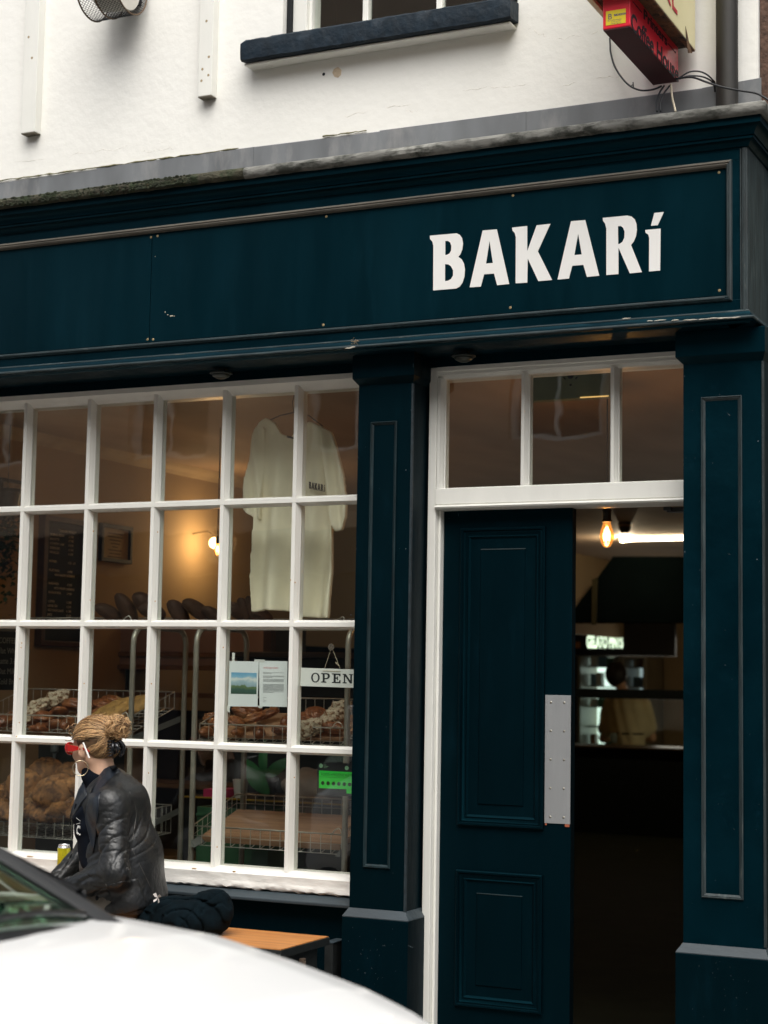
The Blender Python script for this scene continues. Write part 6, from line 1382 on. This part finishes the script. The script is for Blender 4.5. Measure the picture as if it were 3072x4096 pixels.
# hair: cap + combed strands + curly bun
def capf(P):
    Q = HL(P); d = sd_ell(Q, (-.018, 0, .033), (.106, .085, .097))
    hl = Q[..., 0]-(.048+.30*(Q[..., 2]-.075)+.10*0)       # hairline plane: ahead of it is face
    hl2 = -(Q[..., 2]+.070+.55*(Q[..., 0]+.05))            # nape limit
    ear = .036-np.linalg.norm((Q-V3(.004, 0, -.016))[..., [0, 2]]*V3(1.2, 1, 0)[:2], axis=-1)
    d = smax(d, hl, .01); d = smax(d, hl2, .012); d = smax(d, np.where(np.abs(Q[..., 1]) > .05, ear, -1), .008)
    return d*hs+.002*noise3(P, 60)
HM = [mat('hair_dark', (.095, .052, .024), .5, var=.3, scale=80, spec=.5), mat('hair_mid', (.30, .165, .068), .45, var=.3, scale=80, spec=.5), mat('hair_blonde', (.74, .48, .24), .42, var=.25, scale=80, spec=.5)]
hair = sculpt('hair', capf, (-.85, -.62, 1.0), (-.45, -.22, 1.4), .005, [HM[0]], PT)
rg = random.Random(42)
mb = MB()
ell_c, ell_r = V3(-.018, 0, .033), V3(.107, .087, .099)
def onell(dr, off=0): dr = dr/np.linalg.norm(dr); t = 1/np.linalg.norm(dr/ell_r); return ell_c+dr*(t+off)
broot = np.array([-.112, .012, .045]); bdir = (broot-ell_c)
def strand(s, e_, off, r, mi, wav=.0, n=11, lift=0):
    s, e_ = s/np.linalg.norm(s), e_/np.linalg.norm(e_); om = math.acos(max(-1, min(1, float(s@e_)))); P = []
    ph = rg.uniform(0, 6); ax_ = np.cross(s, e_); ax_ = ax_/(np.linalg.norm(ax_)+1e-9)
    for i in range(n+1):
        t = i/n; dr = (math.sin((1-t)*om)*s+math.sin(t*om)*e_)/max(math.sin(om), 1e-4)
        dr = dr+ax_*wav*math.sin(ph+t*7)*math.sin(math.pi*t)
        q = onell(dr, off+lift*math.sin(math.pi*t)); P.append(HW(*q))
    mb.tube(P, [r*.5]+[r]*(n-1)+[r*.5], 5, mi)
for i in range(3200):
    a = rg.uniform(0, 1); side = 1 if rg.random() < .62 else -1
    # start along the hairline: forehead -> temple -> behind the ear -> nape
    if a < .42: t = a/.42; st = np.array([.085-.035*t, side*(.0+.072*t), .090-.045*t])
    elif a < .55: t = (a-.42)/.13; st = np.array([.045-.04*t, side*.078, .050-.03*t])
    elif a < .8: t = (a-.55)/.25; st = np.array([-.028-.03*t, side*(.080-.01*t), .012-.062*t])
    else: t = (a-.8)/.2; st = np.array([-.055-.035*t, side*(.068-.068*t), -.058+.010*t])
    st = st-ell_c+np.array([rg.gauss(0, .004), rg.gauss(0, .004), rg.gauss(0, .004)])
    en = bdir+np.array([0, st[1]*.25+rg.gauss(0, .008), st[2]*.22+rg.gauss(0, .008)])
    mi = rg.choices([0, 1, 2], [.26, .32, .42])[0]
    if a >= .42 and a < .62 and st[2] < .012: continue
    strand(st, en, rg.uniform(.000, .0065), rg.uniform(.0003, .0008), mi, rg.uniform(.02, .10), lift=rg.uniform(0, .006))
# fringe curls over the forehead and loose flyaways
for i in range(34):
    c = np.array([.070+rg.uniform(-.012, .016), rg.uniform(-.03, .065), .078+rg.uniform(-.022, .022)]); ra = rg.uniform(.008, .016); ph = rg.uniform(0, 6); ax1 = np.array([rg.gauss(0, 1), rg.gauss(0, 1), rg.gauss(0, 1)]); ax1 /= np.linalg.norm(ax1); ax2 = np.cross(ax1, [0, .3, 1]); ax2 /= np.linalg.norm(ax2)
    ax3 = np.cross(ax1, ax2); P = [HW(*(c+ax2*ra*math.cos(ph+q*.55)+ax3*ra*math.sin(ph+q*.55)+ax1*q*.0012)) for q in range(12)]
    mb.tube(P, [.0004]+[rg.uniform(.0008, .0017)]*10+[.0004], 5, rg.choices([0, 1, 2], [.5, .35, .15])[0])
for i in range(150):
    dr = np.array([rg.uniform(-.10, .07), rg.uniform(-.05, .08), .09]); p0 = onell(dr, .002); P = []
    d1 = np.array([rg.gauss(0, 1), rg.gauss(0, 1), rg.uniform(0, .9)])*.012; 
    for q in range(6): P.append(HW(*(p0+d1*q/3+np.array([-.004*q, 0, .004*math.sin(q*1.1)]))))
    mb.tube(P, .00045, 4, rg.choice([1, 2]))
child_h = obj('hair_strands', mb, HM, PT, smooth=True)
# curls of the bun
mb = MB(); bc = np.array([-.152, .012, .074]); rg = random.Random(8)
mb.sphere(HW(*bc), .034*hs, 16, 12, mi=0)
for i in range(460):
    dr = np.array([rg.gauss(0, 1), rg.gauss(0, 1), rg.gauss(0, 1)]); dr /= np.linalg.norm(dr); c = bc+dr*rg.uniform(.022, .050); ra = rg.uniform(.009, .020)
    a1 = np.cross(dr, [rg.gauss(0, 1), rg.gauss(0, 1), rg.gauss(0, 1)]); a1 /= np.linalg.norm(a1); a2 = dr*.6+np.cross(dr, a1)*.8; a2 /= np.linalg.norm(a2); a3 = np.cross(a1, a2); ph = rg.uniform(0, 6); tn = rg.uniform(7, 13)
    P = [HW(*(c+a1*ra*math.cos(ph+q*tn/14)+a2*ra*math.sin(ph+q*tn/14)+a3*(q-7)*.0010)) for q in range(15)]
    mb.tube(P, [.0005]+[rg.uniform(.0006, .0015)]*13+[.0005], 6, rg.choices([0, 1, 2], [.14, .32, .54])[0], flat=.6)
for i in range(40):
    dr = np.array([rg.gauss(-.4, 1), rg.gauss(0, 1), rg.gauss(0, 1)]); dr /= np.linalg.norm(dr); p0 = bc+dr*.045; ra = rg.uniform(.006, .014); P = [HW(*(p0+dr*.003*q+np.array([0, 0, 1])*ra*math.sin(q*.9)*.4)) for q in range(7)]; mb.tube(P, .0004, 4, 2)
obj('curly_bun', mb, HM, PT, smooth=True)
# claw clip
mb = MB(); cb = np.array([-.118, .010, -.008]); 
for s_ in (1, -1):
    P = [HW(*(cb+np.array([-.012-.012*math.sin(q*.5), s_*(.006+.030*math.sin(q*.42)), .038-.013*q]))) for q in range(7)]; mb.tube(P, [.006, .008, .010, .011, .010, .008, .004], 8, flat=.6)
    for k in range(6): p0 = cb+np.array([-.018, s_*(.024), .028-.012*k]); mb.tube([HW(*p0), HW(*(p0+np.array([.010, s_*.012, -.002]))), HW(*(p0+np.array([.030, s_*.010, -.004])))], [.0035, .003, .0014], 6)
mb.sphere(HW(*(cb+np.array([-.004, 0, .004]))), (.022, .022, .030), 14, 10)
mb.tube([HW(-.150, .030, .006), HW(-.168, .045, .000), HW(-.176, .048, -.018), HW(-.160, .040, -.030)], [.008, .009, .009, .006], 8)
obj('hair_clip', mb, mat('glossy_black_clip', (.006, .007, .010), .12, spec=.7), PT, smooth=True)
# sunglasses
M_REDF = mat('red_acetate', (.75, .012, .010), .12, var=.05, coat=.5, trans=.35)
mb = MB()
for s_ in (1, -1):
    L = []
    for (f, l, u, h) in [(.100, .062, .014, .017), (.094, .072, .014, .018), (.075, .0805, .010, .016), (.045, .0835, .006, .013), (.015, .0865, .003, .0080), (-.010, .0865, .000, .0042), (-.035, .086, -.007, .0038), (-.048, .083, -.016, .0030)]:
        L.append([HW(f, s_*(l-.0016), u-h), HW(f, s_*(l+.0022), u-h), HW(f, s_*(l+.0022), u+h), HW(f, s_*(l-.0016), u+h)])
    mb.loops(L)
obj('glasses_arm', mb, M_REDF, PT, bevel=.0008)
mb = MB()
for s_ in (1, -1):
    P = []
    for k in range(28):
        a = 2*math.pi*k/28; P.append(HW(.106-.012*abs(math.cos(a)*.0)-.22*max(0, .034+.030*math.cos(a)-.030)*.55, s_*(.034+.030*math.cos(a)), .010+.023*math.sin(a)*(1.0)))
    mb.tube(P, .0046, 8, close=True)
mb.tube([HW(.106, .006, .014), HW(.108, 0, .017), HW(.106, -.006, .014)], .0035, 8)
obj('glasses_frame', mb, M_REDF, PT, smooth=True)
mb = MB()
for s_ in (1, -1): mb.poly([HW(.103-.010*max(0, math.cos(a)), s_*(.034+.028*math.cos(a)), .010+.021*math.sin(a)) for a in [2*math.pi*k/24 for k in range(24)]], (.0015, 0, 0))
obj('lens', mb, mat('amber_lens', (.55, .20, .04), .08, trans=.6), PT)
# earring
mb = MB(); lob = HW(.004, .082, -.042); c = lob+Vector((.0, 0, -.0300)); vx = Vector((.79, .61, 0)); c = at(322, 3073, Y=lob.y-.004); R = .0292
mb.tube([c+vx*R*math.cos(a)+Vector((0, 0, 1))*R*math.sin(a) for a in [2*math.pi*k/48 for k in range(48)]], .0016, 8, close=True)
obj('hoop_earring', mb, mat('pale_gold', (.75, .62, .42), .22, metal=.9), PT, smooth=True)
# cigarette tucked behind the ear: a thing of its own
a, b = at(332.5, 2971, Y=HW(-.01, .094, 0).y-.004), at(357, 3032, Y=HW(-.02, .094, 0).y-.004)
o = obj('cigarette', MB().tube([a, a.lerp(b, .5), b], .0036, 12), mat('cigarette_paper', (.78, .76, .72), .8), None, smooth='auto'); tag(o, 'white cigarette tucked behind the ear of the seated person', 'cigarette')
# ---------------- dark hoodie heaped on the bench
BC = V3(-.155, -.435, .60)
def bagf(P):
    Q = P-BC; N = noise3(P, 7); N2 = noise3(P+5, 16)
    d = sd_ell(P, BC+V3(-.02, 0, -.01), (.175, .125, .095)); d = smin(d, sd_ell(P, BC+V3(-.12, .0, -.035), (.10, .11, .05)), .05)
    d = smin(d, sd_ell(P, BC+V3(.07, .01, .02), (.095, .10, .085)), .03)
    th = np.arctan2(Q[..., 2]-.01, Q[..., 0]-.02); rr = np.sqrt((Q[..., 0]-.03)**2+(Q[..., 2]-.01)**2)
    ra = np.sqrt((Q[..., 0]+.01)**2+(Q[..., 2]+.05)**2); d = d-.013*crease(ra*70+6*N+1.2*th)-.008*crease((Q[..., 0]-Q[..., 2])*60+5*N2)+.009*N2+.020*N
    return np.maximum(d, .5345-P[..., 2])
o = sculpt('dark_hoodie', bagf, (-.44, -.62, .52), (.06, -.26, .76), .0052, mat('dark_navy_cotton', (.0022, .0060, .0085), .95, var=.3, scale=30, bump=.25, bscale=220, spec=.08), None, smooth_it=1); tag(o, 'dark navy hoodie heaped on the orange bench top behind the person', 'hoodie')
# ================================================================== CAR
CYc, CW = -3.83, .86
_cx = [-1.62, -1.55, -1.3, -.6, .2, .9, 1.10, 1.17, 1.30, 1.495, 1.676, 1.84, 1.947, 2.08, 2.20, 2.30, 2.345, 2.36]
_cz = [.50, .80, .93, .985, 1.0, 1.01, 1.003, 1.0, .993, .977, .942, .903, .868, .808, .72, .60, .48, .36]
def crest(x): return float(np.interp(x, _cx, _cz))
def cwid(x): return CW*float(np.interp(x, [-1.62, -1.5, -1.2, 1.5, 1.9, 2.15, 2.3, 2.36], [.80, .90, 1, 1, .99, .95, .84, .74]))
def topz(x, t): return crest(x)+.060*(.85-t*t)*min(1, max(0, (2.36-x)/.5))
CAR = thing('parked_car', (.4, CYc, GZ-.11), 'white car parked in the street in front of the bench', 'car')
G0 = GZ-.11
xs = sorted(set([round(x, 3) for x in np.linspace(-1.62, 2.36, 90)]+_cx)); L = []
ts = [-.93, -.8, -.6, -.4, -.2, 0, .2, .4, .6, .8, .93]
for x in xs:
    wd = cwid(x); zc = crest(x); ring = [(x, CYc-.80*wd/.86*.95, G0+.20), (x, CYc-wd*.99, G0+.32), (x, CYc-wd, G0+.55), (x, CYc-wd*.995, min(G0+.78, zc-.06)), (x, CYc-wd*.975, zc-.045), (x, CYc-wd*.955, zc-.015)]
    ring += [(x, CYc+t*wd, topz(x, t)) for t in ts]
    ring += [(x, CYc+wd*.955, zc-.015), (x, CYc+wd*.975, zc-.045), (x, CYc+wd*.995, min(G0+.78, zc-.06)), (x, CYc+wd, G0+.55), (x, CYc+wd*.99, G0+.32), (x, CYc+.80*wd/.86*.95, G0+.20)]
    L.append(ring)
M_CARP = mat('white_car_paint', (.86, .86, .85), .55, var=.01, coat=.6)
obj('body', MB().loops(L), M_CARP, CAR, smooth='auto')
M_CBLK = mat('car_black_trim', (.012, .013, .015), .35, coat=.2)
def xc(t): return 1.318+.085*(1-t*t)     # bottom edge of the windscreen
HX, HZ = .48, 1.385                       # header of the windscreen
def ws(t, s, out=0):                     # windscreen surface: t across, s up
    tt = t*(1-.26*s); x = xc(t)*(1-s)+(HX+.06*(1-t*t))*s; z = (topz(xc(t), t)+.004)*(1-s)+(HZ-.02*t*t)*s+.022*math.sin(math.pi*s)
    return (x+out*.45, CYc+tt*.70, z+out*.9)
L = [[ws(t, s) for t in np.linspace(-.93, .93, 21)] for s in np.linspace(.03, 1, 10)]
M_WS = glass('windscreen_glass', tint=(.50, .62, .54), refl=10, rcol=(.86, 1, .90))
mbw = MB(); mbw.loops(L, cap=False, wrap=False); o = obj('windscreen', mbw, M_WS, CAR, smooth=True); so = o.modifiers.new('solid', 'SOLIDIFY'); so.thickness = .005
# black frit along the bottom
L = [[ws(t, s, .004) for t in np.linspace(-.97, .97, 21)] for s in (-.02, .0, .012)]
obj('cowl_trim', MB().loops(L, cap=False, wrap=False), M_CBLK, CAR, smooth=True)
# pillars and roof
for sg in (1, -1):
    L = []
    for s in np.linspace(-.10, 1.02, 14):
        a, b = Vector(ws(sg*.93, s, .006)), Vector(ws(sg*1.06, s, .010)); c = b+Vector((-.05, sg*.012, -.035)); L.append([a, (a+b)/2+Vector((.008, 0, .012)), b+Vector((.0, 0, .004)), c, a+Vector((-.05, 0, -.03))])
    obj('pillar', MB().loops(L), mat('dark_grey_pillar', (.035, .036, .038), .45, coat=.1), CAR, smooth='auto')
L = []
for x in np.linspace(HX+.05, -1.25, 16):
    u = (HX+.05-x)/(HX+1.3); h = HZ+.035*math.sin(math.pi*min(1, u*1.1+.1))-.10*max(0, u-.75)/.25; ring = []
    for t in np.linspace(-1, 1, 17): ring.append((x, CYc+t*.56, h-.03*t*t-.06*max(0, abs(t)-.9)*10))
    L.append(ring)
o = obj('roof', MB().loops(L, cap=False, wrap=False), M_CARP, CAR, smooth=True); so = o.modifiers.new('solid', 'SOLIDIFY'); so.thickness = .03
for sg in (1, -1):
    P = [(1.16, .93, 1.03), (.50, .66, 1.345), (-.45, .66, 1.36), (-1.05, .70, 1.26), (-1.30, .90, 1.0)]
    obj('side_window', MB().poly([(x, CYc+sg*q*.86, z) for x, q, z in P], (0, -sg*.006, 0)), M_WS, CAR)
    mb = MB(); pts = [(x, CYc+sg*(q*.86+.004), z) for x, q, z in P]; mb.tube(pts, .018, 8, close=True); mb.tube([(.12, CYc+sg*.80, 1.01), (.10, CYc+sg*.70, 1.39)], .022, 8); obj('window_frame', mb, M_CBLK, CAR, smooth=True)
    # mirror
    o = obj('wing_mirror', MB().sphere((.46, CYc+sg*.97, 1.02), (.06, .10, .065), 20, 12), M_CARP, CAR, smooth=True)
    obj('headlight', MB().loops([[(2.12, CYc+sg*.46, .66), (2.12, CYc+sg*.80, .70), (2.12, CYc+sg*.80, .80), (2.12, CYc+sg*.46, .76)], [(2.31, CYc+sg*.42, .60), (2.19, CYc+sg*.78, .64), (2.12, CYc+sg*.775, .735), (2.22, CYc+sg*.44, .70)]]), mat('headlight_glass', (.5, .52, .55), .08, coat=.6), CAR, bevel=.008)
obj('rear_window', MB().poly([(-1.24, CYc-.60, 1.30), (-1.24, CYc+.60, 1.30), (-1.52, CYc+.68, .99), (-1.52, CYc-.68, .99)], (.004, 0, .004)), M_WS, CAR)
obj('rear_quarter', MB().box(-1.36, -1.20, CYc-.71, CYc-.60, .98, 1.33).box(-1.36, -1.20, CYc+.60, CYc+.71, .98, 1.33), M_CARP, CAR, bevel=.02)
obj('grille', MB().box(2.345, 2.375, CYc-.40, CYc+.40, G0+.28, G0+.48), M_CBLK, CAR, bevel=.008)
obj('dashboard', MB().box(.55, 1.30, CYc-.70, CYc+.70, .86, .985), M_CBLK, CAR, bevel=.03)
mb = MB()
for y in (CYc-.36, CYc+.36): mb.box(-.25, .20, y-.25, y+.25, .45, .72); mb.box(-.33, -.18, y-.24, y+.24, .60, 1.18); mb.box(-.32, -.22, y-.12, y+.12, 1.2, 1.38)
obj('seat', mb, mat('seat_fabric', (.03, .03, .032), .9), CAR, bevel=.03)
for tt, ln in ((.86, .55), (-.05, .55)):
    P = [Vector(ws(tt-ln*k/8, .035+.010*math.sin(k/8*3), .014)) for k in range(9)]; obj('wiper', MB().tube(P, .006, 6), M_CBLK, CAR, smooth=True)
for x in (1.62, -.95):
    for sg in (1, -1):
        y = CYc+sg*.80
        wh = obj('wheel', MB().lathe((x, y, G0+.31), [(.19, -.09), (.30, -.10), (.312, -.07), (.312, .07), (.30, .10), (.19, .09)], 36, 'y'), mat('tyre', (.02, .02, .02), .9), CAR, smooth='auto')
        child('rim', MB().lathe((x, y, G0+.31), [(.195, -.088), (.19, .088), (.06, .06 if sg > 0 else -.06), (.001, .07 if sg > 0 else -.07)], 30, 'y'), mat('alloy', (.4, .4, .42), .3, metal=.8), wh, smooth='auto')
        mb = MB(); mb.lathe((x, y+sg*.02, G0+.31), [(.36, -.04), (.36, .042), (.32, .042), (.32, -.04)], 36, 'y'); obj('wheel_arch', mb, M_CBLK, CAR, smooth='auto')
